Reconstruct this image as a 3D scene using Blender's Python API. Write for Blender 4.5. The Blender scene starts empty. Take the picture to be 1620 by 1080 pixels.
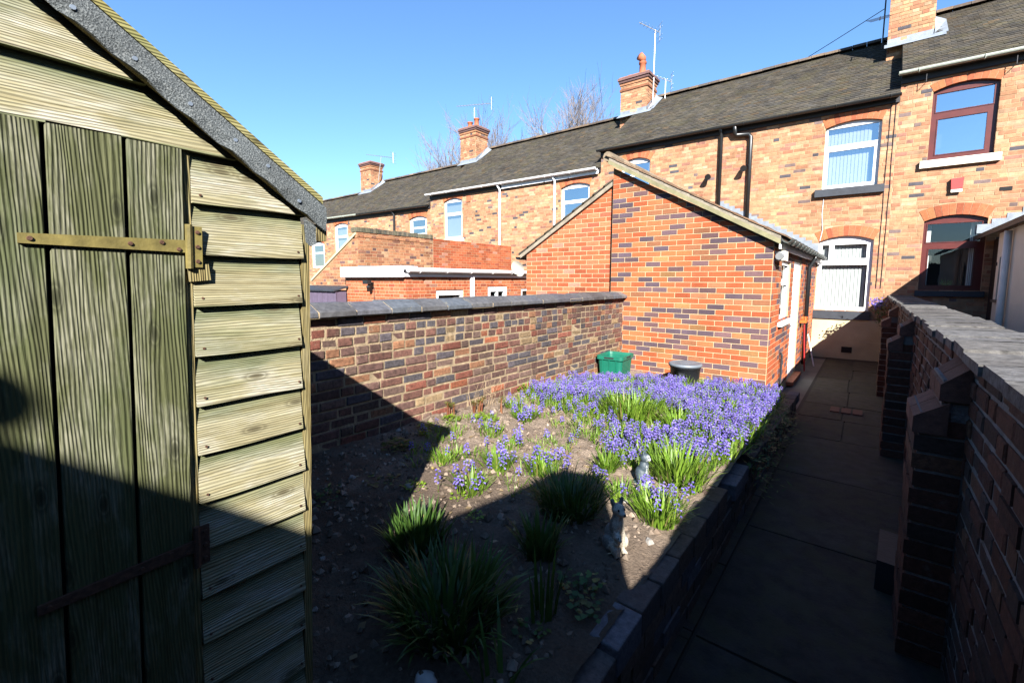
import bpy, bmesh, math, random
from mathutils import Vector, Matrix, noise
R = math.radians
rng = random.Random(7)
SC = bpy.context.scene
COL = SC.collection

# ------------------------------------------------------------------ camera
EYE = Vector((0, 0, 1.70))
YAW, PITCH, ROLL = R(38.28), R(5.71), R(0.22)
F_PX, PX, PY = 712.3, 810.0, 515.3          # focal length and principal point measured for a 1620 x 1080 frame
fwd = Vector((-math.sin(YAW) * math.cos(PITCH), math.cos(YAW) * math.cos(PITCH), -math.sin(PITCH)))
rt0 = Vector((math.cos(YAW), math.sin(YAW), 0)); up0 = rt0.cross(fwd)
rt = rt0 * math.cos(ROLL) + up0 * math.sin(ROLL); up = up0 * math.cos(ROLL) - rt0 * math.sin(ROLL)
cam = bpy.data.cameras.new('camera'); cam_o = bpy.data.objects.new('camera', cam); COL.objects.link(cam_o)
cam.sensor_width = 36; cam.lens = F_PX / 1620 * 36; cam.shift_y = -(540 - PY) / 1620
cam.clip_start = 0.02; cam.clip_end = 3000
cam_o.matrix_world = Matrix(((rt.x, up.x, -fwd.x, EYE.x), (rt.y, up.y, -fwd.y, EYE.y), (rt.z, up.z, -fwd.z, EYE.z), (0, 0, 0, 1)))
SC.camera = cam_o

# ------------------------------------------------------------------ sky, sun, exposure
LIGHT = Vector((-0.78, 1.0, -0.765)).normalized()      # the way sunlight travels
sun_el = math.asin(-LIGHT.z); sun_az = math.atan2(-LIGHT.x, -LIGHT.y)
w = bpy.data.worlds.new('World'); SC.world = w; w.use_nodes = True
nt = w.node_tree; nt.nodes.clear()
sky = nt.nodes.new('ShaderNodeTexSky'); sky.sky_type = 'NISHITA'; sky.sun_disc = False
sky.sun_elevation = sun_el; sky.sun_rotation = sun_az; sky.air_density = 1.25; sky.dust_density = 0.0; sky.ozone_density = 8.5
bg = nt.nodes.new('ShaderNodeBackground'); bg.inputs['Strength'].default_value = 0.057
wo = nt.nodes.new('ShaderNodeOutputWorld')
nt.links.new(sky.outputs[0], bg.inputs[0]); nt.links.new(bg.outputs[0], wo.inputs[0])
sl = bpy.data.lights.new('sun', 'SUN'); sl.energy = 5.0; sl.angle = R(0.5); sl.color = (1.0, 0.955, 0.89)
so = bpy.data.objects.new('sun', sl); COL.objects.link(so)
so.rotation_euler = LIGHT.to_track_quat('-Z', 'Y').to_euler()
SC.view_settings.view_transform = 'Standard'; SC.view_settings.look = 'None'
SC.view_settings.exposure = 2.15; SC.view_settings.gamma = 1.0; SC.view_settings.use_curve_mapping = False
SC.render.engine = 'CYCLES'
SC.cycles.use_denoising = True
SC.cycles.max_bounces = 5; SC.cycles.diffuse_bounces = 3; SC.cycles.glossy_bounces = 3
SC.cycles.transparent_max_bounces = 8; SC.cycles.transmission_bounces = 3
SC.cycles.caustics_reflective = False; SC.cycles.caustics_refractive = False

# ------------------------------------------------------------------ helpers
WM = {}
def put(o, parent=None, M=None):
    COL.objects.link(o)
    M = M or Matrix.Identity(4)
    o.matrix_basis = M
    if parent is not None:
        o.parent = parent; o.matrix_parent_inverse = WM[parent.name].inverted()
    WM[o.name] = M.copy()
    return o
def tag(o, label=None, cat=None, group=None, kind=None):
    if label: o['label'] = label
    if cat: o['category'] = cat
    if group: o['group'] = group
    if kind: o['kind'] = kind
    return o
def empty(name, loc, label, cat, group=None, kind=None):
    o = bpy.data.objects.new(name, None); o.empty_display_size = .1
    put(o, None, Matrix.Translation(Vector(loc)))
    return tag(o, label, cat, group, kind)

class MB:
    def __init__(s): s.v = []; s.f = []
    def add(s, vs, fs):
        b = len(s.v); s.v.extend(tuple(p) for p in vs); s.f.extend(tuple(b + i for i in f) for f in fs); return s
    def box(s, x0, x1, y0, y1, z0, z1):
        x0, x1 = min(x0, x1), max(x0, x1); y0, y1 = min(y0, y1), max(y0, y1); z0, z1 = min(z0, z1), max(z0, z1)
        return s.add([(x0, y0, z0), (x1, y0, z0), (x1, y1, z0), (x0, y1, z0), (x0, y0, z1), (x1, y0, z1), (x1, y1, z1), (x0, y1, z1)],
                     [(0, 3, 2, 1), (4, 5, 6, 7), (0, 1, 5, 4), (1, 2, 6, 5), (2, 3, 7, 6), (3, 0, 4, 7)])
    def obox(s, c, a, b, d):      # centre and three half vectors (right handed)
        c, a, b, d = Vector(c), Vector(a), Vector(b), Vector(d)
        P = [c + a * i + b * j + d * k for k in (-1, 1) for (i, j) in ((-1, -1), (1, -1), (1, 1), (-1, 1))]
        return s.add(P, [(0, 3, 2, 1), (4, 5, 6, 7), (0, 1, 5, 4), (1, 2, 6, 5), (2, 3, 7, 6), (3, 0, 4, 7)])
    def prism(s, poly, f0, f1):   # poly: list of 2-d points, f0/f1 map it to the back / front cap
        n = len(poly); a = [f0(*p) for p in poly]; b = [f1(*p) for p in poly]
        fs = [tuple(range(n))[::-1], tuple(range(n, 2 * n))] + [(i, (i + 1) % n, n + (i + 1) % n, n + i) for i in range(n)]
        return s.add(a + b, fs)
    def tube(s, pts, r, n=6, cap=True):
        pts = [Vector(p) for p in pts]; rr = r if isinstance(r, (list, tuple)) else [r] * len(pts)
        vs = []; ref = Vector((0.13, 0.21, 1)).normalized()
        for i, p in enumerate(pts):
            t = (pts[min(i + 1, len(pts) - 1)] - pts[max(i - 1, 0)]).normalized()
            q = ref if abs(t.dot(ref)) < .93 else Vector((1, 0.1, 0))
            x = t.cross(q).normalized(); y = t.cross(x)
            for k in range(n):
                a = 2 * math.pi * k / n; vs.append(p + (x * math.cos(a) + y * math.sin(a)) * rr[i])
        fs = []
        for i in range(len(pts) - 1):
            for k in range(n):
                a, b = i * n + k, i * n + (k + 1) % n; fs.append((a, b, b + n, a + n))
        if cap: fs += [tuple(range(n))[::-1], tuple(range((len(pts) - 1) * n, len(pts) * n))]
        return s.add(vs, fs)
    def lathe(s, c, prof, n=24, capb=True, capt=True):
        vs = [(c[0] + r * math.cos(2 * math.pi * k / n), c[1] + r * math.sin(2 * math.pi * k / n), c[2] + z) for r, z in prof for k in range(n)]
        fs = [(i * n + k, i * n + (k + 1) % n, (i + 1) * n + (k + 1) % n, (i + 1) * n + k) for i in range(len(prof) - 1) for k in range(n)]
        if capb: fs.append(tuple(range(n))[::-1])
        if capt: fs.append(tuple(range((len(prof) - 1) * n, len(prof) * n)))
        return s.add(vs, fs)
    def ball(s, c, r, n=10, m=7, M=None):
        vs = []; r = r if isinstance(r, (tuple, list)) else (r, r, r)
        for j in range(1, m):
            t = math.pi * j / m
            for k in range(n):
                a = 2 * math.pi * k / n
                p = Vector((r[0] * math.sin(t) * math.cos(a), r[1] * math.sin(t) * math.sin(a), r[2] * math.cos(t)))
                vs.append((M @ p if M else p) + Vector(c))
        for z in (1, -1):
            p = Vector((0, 0, r[2] * z)); vs.append((M @ p if M else p) + Vector(c))
        top, bot = (m - 1) * n, (m - 1) * n + 1
        fs = [(j * n + k, (j + 1) * n + k, (j + 1) * n + (k + 1) % n, j * n + (k + 1) % n) for j in range(m - 2) for k in range(n)]
        fs += [(top, k, (k + 1) % n) for k in range(n)] + [(bot, (m - 2) * n + (k + 1) % n, (m - 2) * n + k) for k in range(n)]
        return s.add(vs, fs)
    def build(s, name, mat, parent=None, smooth=False, fix=False, kind=None, label=None):
        me = bpy.data.meshes.new(name); me.from_pydata(s.v, [], s.f)
        if fix:
            bm = bmesh.new(); bm.from_mesh(me); bmesh.ops.recalc_face_normals(bm, faces=bm.faces); bm.to_mesh(me); bm.free()
        if smooth: me.polygons.foreach_set('use_smooth', [True] * len(me.polygons))
        me.materials.append(mat); me.update()
        o = bpy.data.objects.new(name, me); put(o, parent)
        if kind: o['kind'] = kind
        if label: o['label'] = label
        return o

# ------------------------------------------------------------------ materials
K = .55          # the colours below were chosen one stop bright; this brings them to real-world albedo
def sc_(c, k): return tuple(x * k for x in c)
def lin(*c): return (c[0], c[1], c[2], 1)
def new_mat(name):
    m = bpy.data.materials.new(name); m.use_nodes = True; t = m.node_tree; b = t.nodes['Principled BSDF']
    return m, t, b
def N(t, kind, **kw):
    n = t.nodes.new(kind)
    for k, v in kw.items():
        if k in n.inputs: n.inputs[k].default_value = v
        else: setattr(n, k, v)
    return n
def ramp(t, fac, stops, interp='LINEAR'):
    r = t.nodes.new('ShaderNodeValToRGB'); cr = r.color_ramp; cr.interpolation = interp
    while len(cr.elements) < len(stops): cr.elements.new(.5)
    for e, (p, c) in zip(cr.elements, stops): e.position = p; e.color = lin(*c)
    t.links.new(fac, r.inputs[0]); return r.outputs[0]
def mix(t, fac, a, b, mode='MIX'):
    m = t.nodes.new('ShaderNodeMix'); m.data_type = 'RGBA'; m.blend_type = mode
    for i, x in ((0, fac), (6, a), (7, b)):
        if hasattr(x, 'is_linked') or hasattr(x, 'links'): t.links.new(x, m.inputs[i])
        else: m.inputs[i].default_value = x if i == 0 else lin(*x)
    return m.outputs[2]
def coords(t, scale=(1, 1, 1), rnd=None):
    tc = t.nodes.new('ShaderNodeTexCoord'); mp = t.nodes.new('ShaderNodeMapping'); mp.inputs['Scale'].default_value = scale
    t.links.new(tc.outputs['Object'], mp.inputs['Vector'])
    if rnd == 'object':
        oi = t.nodes.new('ShaderNodeObjectInfo'); mu = t.nodes.new('ShaderNodeMath'); mu.operation = 'MULTIPLY'; mu.inputs[1].default_value = 37.0
        t.links.new(oi.outputs['Random'], mu.inputs[0]); t.links.new(mu.outputs[0], mp.inputs['Location'])
    return mp.outputs[0]
def wcoords(t, scale=(1, 1, 1)):
    g = t.nodes.new('ShaderNodeNewGeometry'); mp = t.nodes.new('ShaderNodeMapping'); mp.inputs['Scale'].default_value = scale
    t.links.new(g.outputs['Position'], mp.inputs['Vector']); return mp.outputs[0]
def noise_tex(t, vec, scale, detail=4, rough=.55, dist=0):
    n = t.nodes.new('ShaderNodeTexNoise'); n.inputs['Scale'].default_value = scale; n.inputs['Detail'].default_value = detail
    n.inputs['Roughness'].default_value = rough; n.inputs['Distortion'].default_value = dist
    t.links.new(vec, n.inputs['Vector']); return n.outputs[0]
def bump(t, b, h, strength, dist):
    n = t.nodes.new('ShaderNodeBump'); n.inputs['Strength'].default_value = strength; n.inputs['Distance'].default_value = dist
    t.links.new(h, n.inputs['Height']); t.links.new(n.outputs[0], b.inputs['Normal'])
def mat_plain(name, c, rough=.6, metal=0, var=.15, scale=8, bmp=0.1, bscale=60, spec=.4, k=K):
    c = sc_(c, k); m, t, b = new_mat(name); v = wcoords(t)
    n = noise_tex(t, v, scale, 5)
    col = ramp(t, n, [(.3, tuple(x * (1 - var) for x in c)), (.7, tuple(min(1, x * (1 + var)) for x in c))])
    t.links.new(col, b.inputs['Base Color']); b.inputs['Roughness'].default_value = rough; b.inputs['Metallic'].default_value = metal
    b.inputs['Specular IOR Level'].default_value = spec
    if bmp: bump(t, b, noise_tex(t, v, bscale, 4), bmp, .01)
    return m
def mat_random(name, stops, island, rough=.85, mottle=.3, mscale=25, bmp=.5, bscale=90, tint=None, k=K):
    """bricks, tiles, stones: one colour for each piece from a stepped ramp, mottled, with fine relief"""
    stops = [(p, sc_(c, k)) for p, c in stops]
    if tint: tint = (sc_(tint[0], k),) + tuple(tint[1:])
    m, t, b = new_mat(name); v = wcoords(t)
    if island: rn = t.nodes.new('ShaderNodeNewGeometry').outputs['Random Per Island']
    else: rn = t.nodes.new('ShaderNodeObjectInfo').outputs['Random']
    col = ramp(t, rn, stops, 'CONSTANT')
    # a little value change for each piece
    mu = N(t, 'ShaderNodeMath', operation='MULTIPLY'); mu.inputs[1].default_value = 17.31; t.links.new(rn, mu.inputs[0])
    fr = N(t, 'ShaderNodeMath', operation='FRACT'); t.links.new(mu.outputs[0], fr.inputs[0])
    val = ramp(t, fr.outputs[0], [(0, (.72,) * 3), (1, (1.2,) * 3)])
    col = mix(t, 1.0, col, val, 'MULTIPLY')
    n = noise_tex(t, v, mscale, 6, .65)
    mo = ramp(t, n, [(.32, (1 - mottle,) * 3), (.68, (1 + mottle * .7,) * 3)])
    col = mix(t, 1.0, col, mo, 'MULTIPLY')
    big = noise_tex(t, v, 1.3, 3)
    st = ramp(t, big, [(.34, (.78, .76, .75)), (.58, (1.04, 1.04, 1.04))])
    col = mix(t, 1.0, col, st, 'MULTIPLY')
    if tint:                                  # lichen / lime bloom in patches
        n2 = noise_tex(t, v, tint[1], 5, .7)
        f2 = ramp(t, n2, [(tint[2], (0, 0, 0)), (min(1, tint[2] + .12), (tint[3],) * 3)])
        col = mix(t, f2, col, tint[0])
    t.links.new(col, b.inputs['Base Color']); b.inputs['Roughness'].default_value = rough; b.inputs['Specular IOR Level'].default_value = .25
    bump(t, b, noise_tex(t, v, bscale, 5, .7), bmp, .006)
    return m
def pair(name, stops, **kw): return mat_random(name, stops, False, **kw), mat_random(name + '_mass', stops, True, **kw)
def wood(name, axis, dark, mid, light, bleach, wet=.8, bl=.5, lap=None, green=(.10, .13, .045), k=K):
    """weathered board, grain running along one axis; lap = (lowest edge, pitch) of overlapping boards that stay green where sheltered"""
    dark, mid, light, bleach, green = (sc_(c, k) for c in (dark, mid, light, bleach, green))
    m, t, b = new_mat(name)
    def sc(cross, along): return {'x': (along, cross, cross), 'y': (cross, along, cross), 'z': (cross, cross, along)}[axis]
    low = noise_tex(t, coords(t, sc(16, 5), 'object'), 1.0, 5, .65, .3)
    g = noise_tex(t, coords(t, sc(125, 2.2), 'object'), 1.0, 3, .6, .25); fineg = noise_tex(t, coords(t, sc(330, 16), 'object'), 1.0, 2, .6, .1)
    wv = N(t, 'ShaderNodeTexWave', Scale=52.0, Distortion=34.0, Detail=3.0); wv.inputs['Detail Scale'].default_value = .17; wv.bands_direction = {'y': 'Z', 'z': 'Y', 'x': 'Z'}[axis]
    t.links.new(coords(t, sc(1, .11), 'object'), wv.inputs['Vector'])
    col = ramp(t, g, [(.30, dark), (.48, mid), (.72, light)])
    am = ramp(t, noise_tex(t, coords(t, sc(14, 3), 'object'), 1.7, 3), [(.38, (.25,) * 3), (.6, (1,) * 3)])
    col = mix(t, am, col, mix(t, 1.0, col, ramp(t, wv.outputs['Fac'], [(.0, (.80,) * 3), (.4, (.98,) * 3), (1, (1.05,) * 3)]), 'MULTIPLY'))
    bf = ramp(t, low, [(.46, (0,) * 3), (.62, (bl,) * 3)])
    spk = ramp(t, fineg, [(.38, (.3,) * 3), (.62, (1,) * 3)])
    col = mix(t, mix(t, 1.0, bf, spk, 'MULTIPLY'), col, bleach)
    alg = ramp(t, noise_tex(t, coords(t, sc(7, 2.2), 'object'), 1.0, 5, .65), [(.52, (0,) * 3), (.66, (.42,) * 3)])
    col = mix(t, alg, col, green)
    if lap:
        tc = t.nodes.new('ShaderNodeTexCoord'); se = t.nodes.new('ShaderNodeSeparateXYZ'); t.links.new(tc.outputs['Object'], se.inputs[0])
        a = N(t, 'ShaderNodeMath', operation='SUBTRACT'); t.links.new(se.outputs['Z'], a.inputs[0]); a.inputs[1].default_value = lap[0]
        d = N(t, 'ShaderNodeMath', operation='DIVIDE'); t.links.new(a.outputs[0], d.inputs[0]); d.inputs[1].default_value = lap[1]
        fr = N(t, 'ShaderNodeMath', operation='FRACT'); t.links.new(d.outputs[0], fr.inputs[0])
        ad = N(t, 'ShaderNodeMath', operation='MULTIPLY_ADD'); t.links.new(low, ad.inputs[0]); ad.inputs[1].default_value = .9; t.links.new(fr.outputs[0], ad.inputs[2])
        col = mix(t, ramp(t, ad.outputs[0], [(.98, (0,) * 3), (1.0, (.05,) * 3)]), col, green)
        e = N(t, 'ShaderNodeMath', operation='MULTIPLY_ADD'); t.links.new(ad.outputs[0], e.inputs[0]); e.inputs[1].default_value = .6; e.inputs[2].default_value = -.1
        col = mix(t, ramp(t, e.outputs[0], [(.50, (0,) * 3), (.72, (.7,) * 3)]), col, green)
    fl = ramp(t, fineg, [(.34, (.80,) * 3), (.60, (1.06,) * 3)])
    col = mix(t, 1.0, col, fl, 'MULTIPLY')
    tk = coords(t, (1, 1, 1), 'object'); sk = t.nodes.new('ShaderNodeSeparateXYZ'); t.links.new(tk, sk.inputs[0])
    ck = t.nodes.new('ShaderNodeCombineXYZ'); ia, ic = {'y': ('Y', 'Z'), 'z': ('Z', 'Y'), 'x': ('X', 'Z')}[axis]
    for ax_, i_, f_ in ((ia, 0, 3.4), (ic, 1, 9.0)):
        q_ = N(t, 'ShaderNodeMath', operation='MULTIPLY'); q_.inputs[1].default_value = f_; t.links.new(sk.outputs[ax_], q_.inputs[0]); t.links.new(q_.outputs[0], ck.inputs[i_])
    vo = N(t, 'ShaderNodeTexVoronoi', Scale=1.0); vo.voronoi_dimensions = '2D'; t.links.new(ck.outputs[0], vo.inputs['Vector'])
    kn = ramp(t, vo.outputs['Distance'], [(.02, (.9,) * 3), (.05, (.7,) * 3), (.07, (.1,) * 3), (.085, (.55,) * 3), (.125, (.0,) * 3)])
    col = mix(t, kn, col, tuple(x * .42 for x in dark))
    t.links.new(col, b.inputs['Base Color']); b.inputs['Roughness'].default_value = wet; b.inputs['Specular IOR Level'].default_value = .2
    ad = N(t, 'ShaderNodeMath', operation='ADD'); t.links.new(wv.outputs['Fac'], ad.inputs[0]); t.links.new(fineg, ad.inputs[1])
    bump(t, b, ad.outputs[0], .55, .003)
    return m
def glass(name, refl, tint=(.02, .025, .03), alpha=.55):
    m, t, b = new_mat(name); t.nodes.remove(b)
    out = [n for n in t.nodes if n.type == 'OUTPUT_MATERIAL'][0]
    gl = N(t, 'ShaderNodeBsdfGlossy'); gl.inputs['Roughness'].default_value = .015; gl.inputs['Color'].default_value = (.9, .95, 1, 1)
    tr = N(t, 'ShaderNodeBsdfTransparent'); tr.inputs['Color'].default_value = (.86, .9, .9, 1)
    mx = N(t, 'ShaderNodeMixShader'); mx.inputs[0].default_value = refl
    v = wcoords(t); bp = N(t, 'ShaderNodeBump'); bp.inputs['Strength'].default_value = .03; bp.inputs['Distance'].default_value = .02
    t.links.new(noise_tex(t, v, 3, 2), bp.inputs['Height']); t.links.new(bp.outputs[0], gl.inputs['Normal'])
    t.links.new(tr.outputs[0], mx.inputs[1]); t.links.new(gl.outputs[0], mx.inputs[2]); t.links.new(mx.outputs[0], out.inputs[0])
    return m
def leaf_mat(name, a, bcol, c, trans=.35, k=.5, straw=True):
    a, bcol, c = sc_(a, k), sc_(bcol, k), sc_(c, k)
    m, t, b = new_mat(name)
    rn = t.nodes.new('ShaderNodeNewGeometry').outputs['Random Per Island']
    col = ramp(t, rn, [(0, a), (.5, bcol), (.93, c), (.96, (.17, .145, .05))] if straw else [(0, a), (.5, bcol), (1, c)])
    col = mix(t, 1.0, col, ramp(t, noise_tex(t, wcoords(t), 6.5, 3), [(.32, (.66,) * 3), (.68, (1.3,) * 3)]), 'MULTIPLY')
    t.links.new(col, b.inputs['Base Color']); b.inputs['Roughness'].default_value = .45; b.inputs['Specular IOR Level'].default_value = .35
    tl = N(t, 'ShaderNodeBsdfTranslucent'); t.links.new(col, tl.inputs[0])
    mx = N(t, 'ShaderNodeMixShader'); mx.inputs[0].default_value = trans
    out = [n for n in t.nodes if n.type == 'OUTPUT_MATERIAL'][0]
    t.links.new(b.outputs[0], mx.inputs[1]); t.links.new(tl.outputs[0], mx.inputs[2]); t.links.new(mx.outputs[0], out.inputs[0])
    return m

BUFF = pair('facade_brick', [(0, (.57, .31, .165)), (.2, (.55, .28, .15)), (.4, (.57, .33, .19)), (.55, (.53, .255, .14)), (.68, (.59, .36, .22)), (.82, (.50, .21, .12)), (.91, (.45, .21, .15)), (.955, (.20, .14, .13)), (.98, (.12, .11, .13))], mottle=.26, mscale=14, k=.52)
RED = pair('extension_brick', [(0, (.56, .14, .05)), (.2, (.61, .165, .065)), (.42, (.54, .125, .045)), (.56, (.42, .17, .08)), (.66, (.15, .09, .105)), (.80, (.20, .11, .115)), (.90, (.125, .085, .11)), (.97, (.42, .21, .08))], mottle=.15, mscale=40, bmp=.35, k=.51)
ORANGE = pair('orange_brick', [(0, (.56, .15, .06)), (.3, (.52, .125, .05)), (.6, (.55, .18, .085)), (.85, (.47, .115, .06)), (.95, (.50, .23, .16))], mottle=.2, mscale=30, bmp=.35, k=.5)
OLDWALL = pair('old_wall_brick', [(0, (.135, .075, .062)), (.22, (.17, .08, .06)), (.38, (.085, .075, .082)), (.50, (.22, .075, .05)), (.60, (.15, .095, .075)), (.76, (.29, .14, .075)), (.84, (.10, .085, .095)), (.92, (.26, .18, .10)), (.97, (.33, .11, .055))], mottle=.5, mscale=38, bmp=1.0, bscale=130, tint=((.34, .26, .18), 14, .60, .5), k=.62)
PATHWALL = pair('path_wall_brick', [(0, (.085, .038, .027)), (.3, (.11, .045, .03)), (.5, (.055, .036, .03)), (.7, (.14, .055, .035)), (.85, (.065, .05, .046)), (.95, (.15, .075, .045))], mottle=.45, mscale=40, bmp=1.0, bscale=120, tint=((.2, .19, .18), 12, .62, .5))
YARD = pair('yard_brick', [(0, (.44, .20, .10)), (.3, (.48, .23, .12)), (.55, (.37, .15, .08)), (.72, (.31, .14, .09)), (.86, (.18, .10, .095)), (.94, (.50, .31, .18))], mottle=.28)
ARCH = pair('arch_brick', [(0, (.52, .16, .07)), (.4, (.58, .20, .08)), (.75, (.46, .13, .06))], mottle=.2)
KERB = mat_random('kerb_brick', [(0, (.10, .08, .072)), (.3, (.14, .095, .072)), (.6, (.13, .125, .14)), (.8, (.16, .11, .08))], False, mottle=.4, mscale=40, bmp=.9, k=.7)
BLUECOPE = mat_random('coping_blue', [(0, (.115, .13, .15)), (.3, (.14, .145, .165)), (.55, (.12, .12, .125)), (.8, (.155, .15, .15))], False, rough=.6, mottle=.35, mscale=22, bmp=.5, tint=((.34, .31, .22), 14, .60, .6))
STONECOPE = mat_random('coping_stone', [(0, (.26, .25, .24)), (.35, (.30, .29, .28)), (.7, (.23, .225, .225))], False, mottle=.6, mscale=26, bmp=1.0, bscale=50, tint=((.5, .47, .40), 14, .60, .6), k=.34)
SLAB = mat_random('path_slab', [(0, (.058, .054, .047)), (.4, (.068, .063, .054)), (.75, (.052, .050, .046))], False, mottle=.5, mscale=9, bmp=.9, bscale=80, tint=((.065, .066, .03), 5, .46, .5))
TILE = mat_random('roof_tile', [(0, (.125, .110, .088)), (.25, (.14, .12, .09)), (.5, (.115, .105, .09)), (.7, (.15, .125, .09)), (.88, (.105, .098, .088)), (.965, (.17, .12, .07))], True, rough=.9, mottle=.28, mscale=8, bmp=.3, bscale=60, tint=((.15, .135, .06), 2.2, .5, .4), k=.36)
M_ = {}
M_['mortar_buff'] = mat_plain('mortar_buff', (.50, .33, .19), .95, bmp=.4, k=.52)
M_['mortar_cream'] = mat_plain('mortar_cream', (.66, .50, .30), .95, bmp=.4, k=.5)
M_['mortar_old'] = mat_plain('mortar_old', (.36, .27, .165), .97, var=.35, scale=14, bmp=1.0, bscale=70)
M_['joint_dark'] = mat_plain('joint_dark', (.03, .028, .022), .97)
M_['mortar_grey'] = mat_plain('mortar_grey', (.22, .215, .21), .97, var=.35, scale=12, bmp=1.0, bscale=70)
M_['white_upvc'] = mat_plain('white_upvc', (.80, .81, .82), .3, var=.03, bmp=0, spec=.5, k=0.7)
M_['white_paint'] = mat_plain('white_paint', (.78, .76, .72), .6, var=.08, scale=5, k=0.7)
M_['cream_paint'] = mat_plain('cream_paint', (.62, .55, .34), .75, var=.12, scale=4, bmp=.3)
M_['maroon'] = mat_plain('maroon_frame', (.115, .022, .018), .35, var=.15, bmp=.05)
M_['black_plastic'] = mat_plain('black_plastic', (.016, .018, .02), .35, var=.2, bmp=0, spec=.5)
M_['grey_plastic'] = mat_plain('grey_gutter', (.075, .09, .085), .4, var=.25, bmp=.1)
M_['pale_gutter'] = mat_plain('pale_gutter', (.55, .60, .52), .5, var=.12)
M_['slate_sill'] = mat_plain('slate_sill', (.035, .042, .055), .6, var=.25)
M_['sill_cream'] = mat_plain('sill_cream', (.78, .74, .62), .7, var=.08, k=0.7)
M_['lead'] = mat_plain('lead_flashing', (.25, .29, .34), .55, var=.2, scale=10, bmp=.3)
M_['terracotta'] = mat_plain('terracotta', (.48, .15, .07), .8, var=.2, bmp=.3)
M_['verge_mortar'] = mat_plain('verge_mortar', (.30, .26, .20), .95, var=.3, scale=10, bmp=.6)
M_['barge'] = mat_plain('barge_paint', (.25, .23, .125), .7, var=.25, scale=9, bmp=.3)
M_['dark'] = mat_plain('dark_void', (.012, .012, .013), .9, bmp=0)
M_['room'] = mat_plain('room_inside', (.05, .048, .045), .9, bmp=0)
M_['blind'] = mat_plain('blind_fabric', (.80, .81, .80), .8, var=.05, bmp=0, k=0.42)
M_['steel'] = mat_plain('aerial_metal', (.62, .64, .66), .4, .6, var=.1, bmp=0)
M_['iron'] = mat_plain('dark_iron', (.03, .03, .035), .6, .2, bmp=.2)
M_['alarm'] = mat_plain('alarm_red', (.50, .06, .055), .4, var=.06, bmp=0)
M_['green_box'] = mat_plain('green_box', (.003, .15, .095), .5, var=.12, bmp=.05)
M_['bin_black'] = mat_plain('bin_black', (.030, .034, .042), .5, var=.2, bmp=.1)
M_['bin_lid'] = mat_plain('bin_lid', (.17, .20, .235), .5, var=.15, bmp=.1)
M_['purple_boards'] = mat_plain('purple_boards', (.13, .10, .155), .7, var=.12, bmp=.2)
M_['bark'] = mat_plain('bark', (.21, .18, .175), .9, var=.3)
M_['felt'] = None
M_['grass_far'] = mat_plain('grass_far', (.06, .085, .03), .95, var=.3, scale=.5)
M_['yard_ground'] = mat_plain('yard_ground', (.17, .16, .145), .95, var=.25, scale=2, bmp=.5, bscale=20)
M_['render_white'] = mat_plain('render_white', (.70, .68, .60), .8, var=.06, scale=3, bmp=.3, k=0.7)
M_['orange_cap'] = mat_plain('orange_cap', (.75, .16, .02), .5, bmp=0)
M_['red_pipe'] = mat_plain('red_pole', (.55, .03, .03), .5, bmp=0)
M_['glass'] = glass('window_glass', .40)
M_['glass_dim'] = glass('window_glass_dim', .07)
M_['glass_sky'] = glass('window_glass_sky', .55)

def mat_soil():
    m, t, b = new_mat('soil'); v = wcoords(t)
    n = noise_tex(t, v, 6, 8, .7); n2 = noise_tex(t, v, 60, 5, .7); n3 = noise_tex(t, v, 1.1, 3)
    c = ramp(t, n, [(.3, (.14, .108, .082)), (.55, (.20, .158, .124)), (.75, (.255, .205, .165))])
    c = mix(t, 1.0, c, ramp(t, n3, [(.35, (.8, .78, .76)), (.65, (1.12, 1.1, 1.06))]), 'MULTIPLY')
    c = mix(t, 1.0, c, ramp(t, n2, [(.3, (.7,) * 3), (.7, (1.18,) * 3)]), 'MULTIPLY')
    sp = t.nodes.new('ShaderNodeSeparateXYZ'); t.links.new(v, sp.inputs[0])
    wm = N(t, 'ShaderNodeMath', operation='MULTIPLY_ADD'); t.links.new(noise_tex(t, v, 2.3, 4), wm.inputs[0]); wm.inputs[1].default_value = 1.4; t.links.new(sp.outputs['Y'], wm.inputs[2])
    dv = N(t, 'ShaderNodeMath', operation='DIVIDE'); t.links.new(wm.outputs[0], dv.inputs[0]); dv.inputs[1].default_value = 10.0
    c = mix(t, 1.0, c, ramp(t, dv.outputs[0], [(.21, (.42, .40, .39)), (.33, (1, 1, 1))]), 'MULTIPLY')      # damp at the front, with some of the shade there put into the colour
    t.links.new(c, b.inputs['Base Color']); b.inputs['Roughness'].default_value = .97; b.inputs['Specular IOR Level'].default_value = .1
    ad = N(t, 'ShaderNodeMath', operation='ADD'); t.links.new(n, ad.inputs[0]); t.links.new(n2, ad.inputs[1])
    bump(t, b, ad.outputs[0], 1.0, .02); return m
def mat_felt():
    m, t, b = new_mat('roof_felt'); v = coords(t)
    vo = N(t, 'ShaderNodeTexVoronoi', Scale=420.0); t.links.new(v, vo.inputs['Vector'])
    n = noise_tex(t, v, 320, 2); n2 = noise_tex(t, v, 12, 4)
    c = ramp(t, n, [(.34, (.022, .027, .029)), (.52, (.058, .068, .072)), (.70, (.14, .15, .15))])
    c = mix(t, 1.0, c, ramp(t, n2, [(.3, (.75,) * 3), (.7, (1.2,) * 3)]), 'MULTIPLY')
    t.links.new(c, b.inputs['Base Color']); b.inputs['Roughness'].default_value = .85
    bump(t, b, n, .8, .003); return m
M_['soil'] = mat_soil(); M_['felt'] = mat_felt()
M_['board_y'] = wood('cladding_wood', 'y', (.255, .215, .115), (.355, .32, .188), (.42, .39, .26), (.50, .48, .41), bl=.8, lap=(1.985 - .115 * 20, .115))
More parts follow.
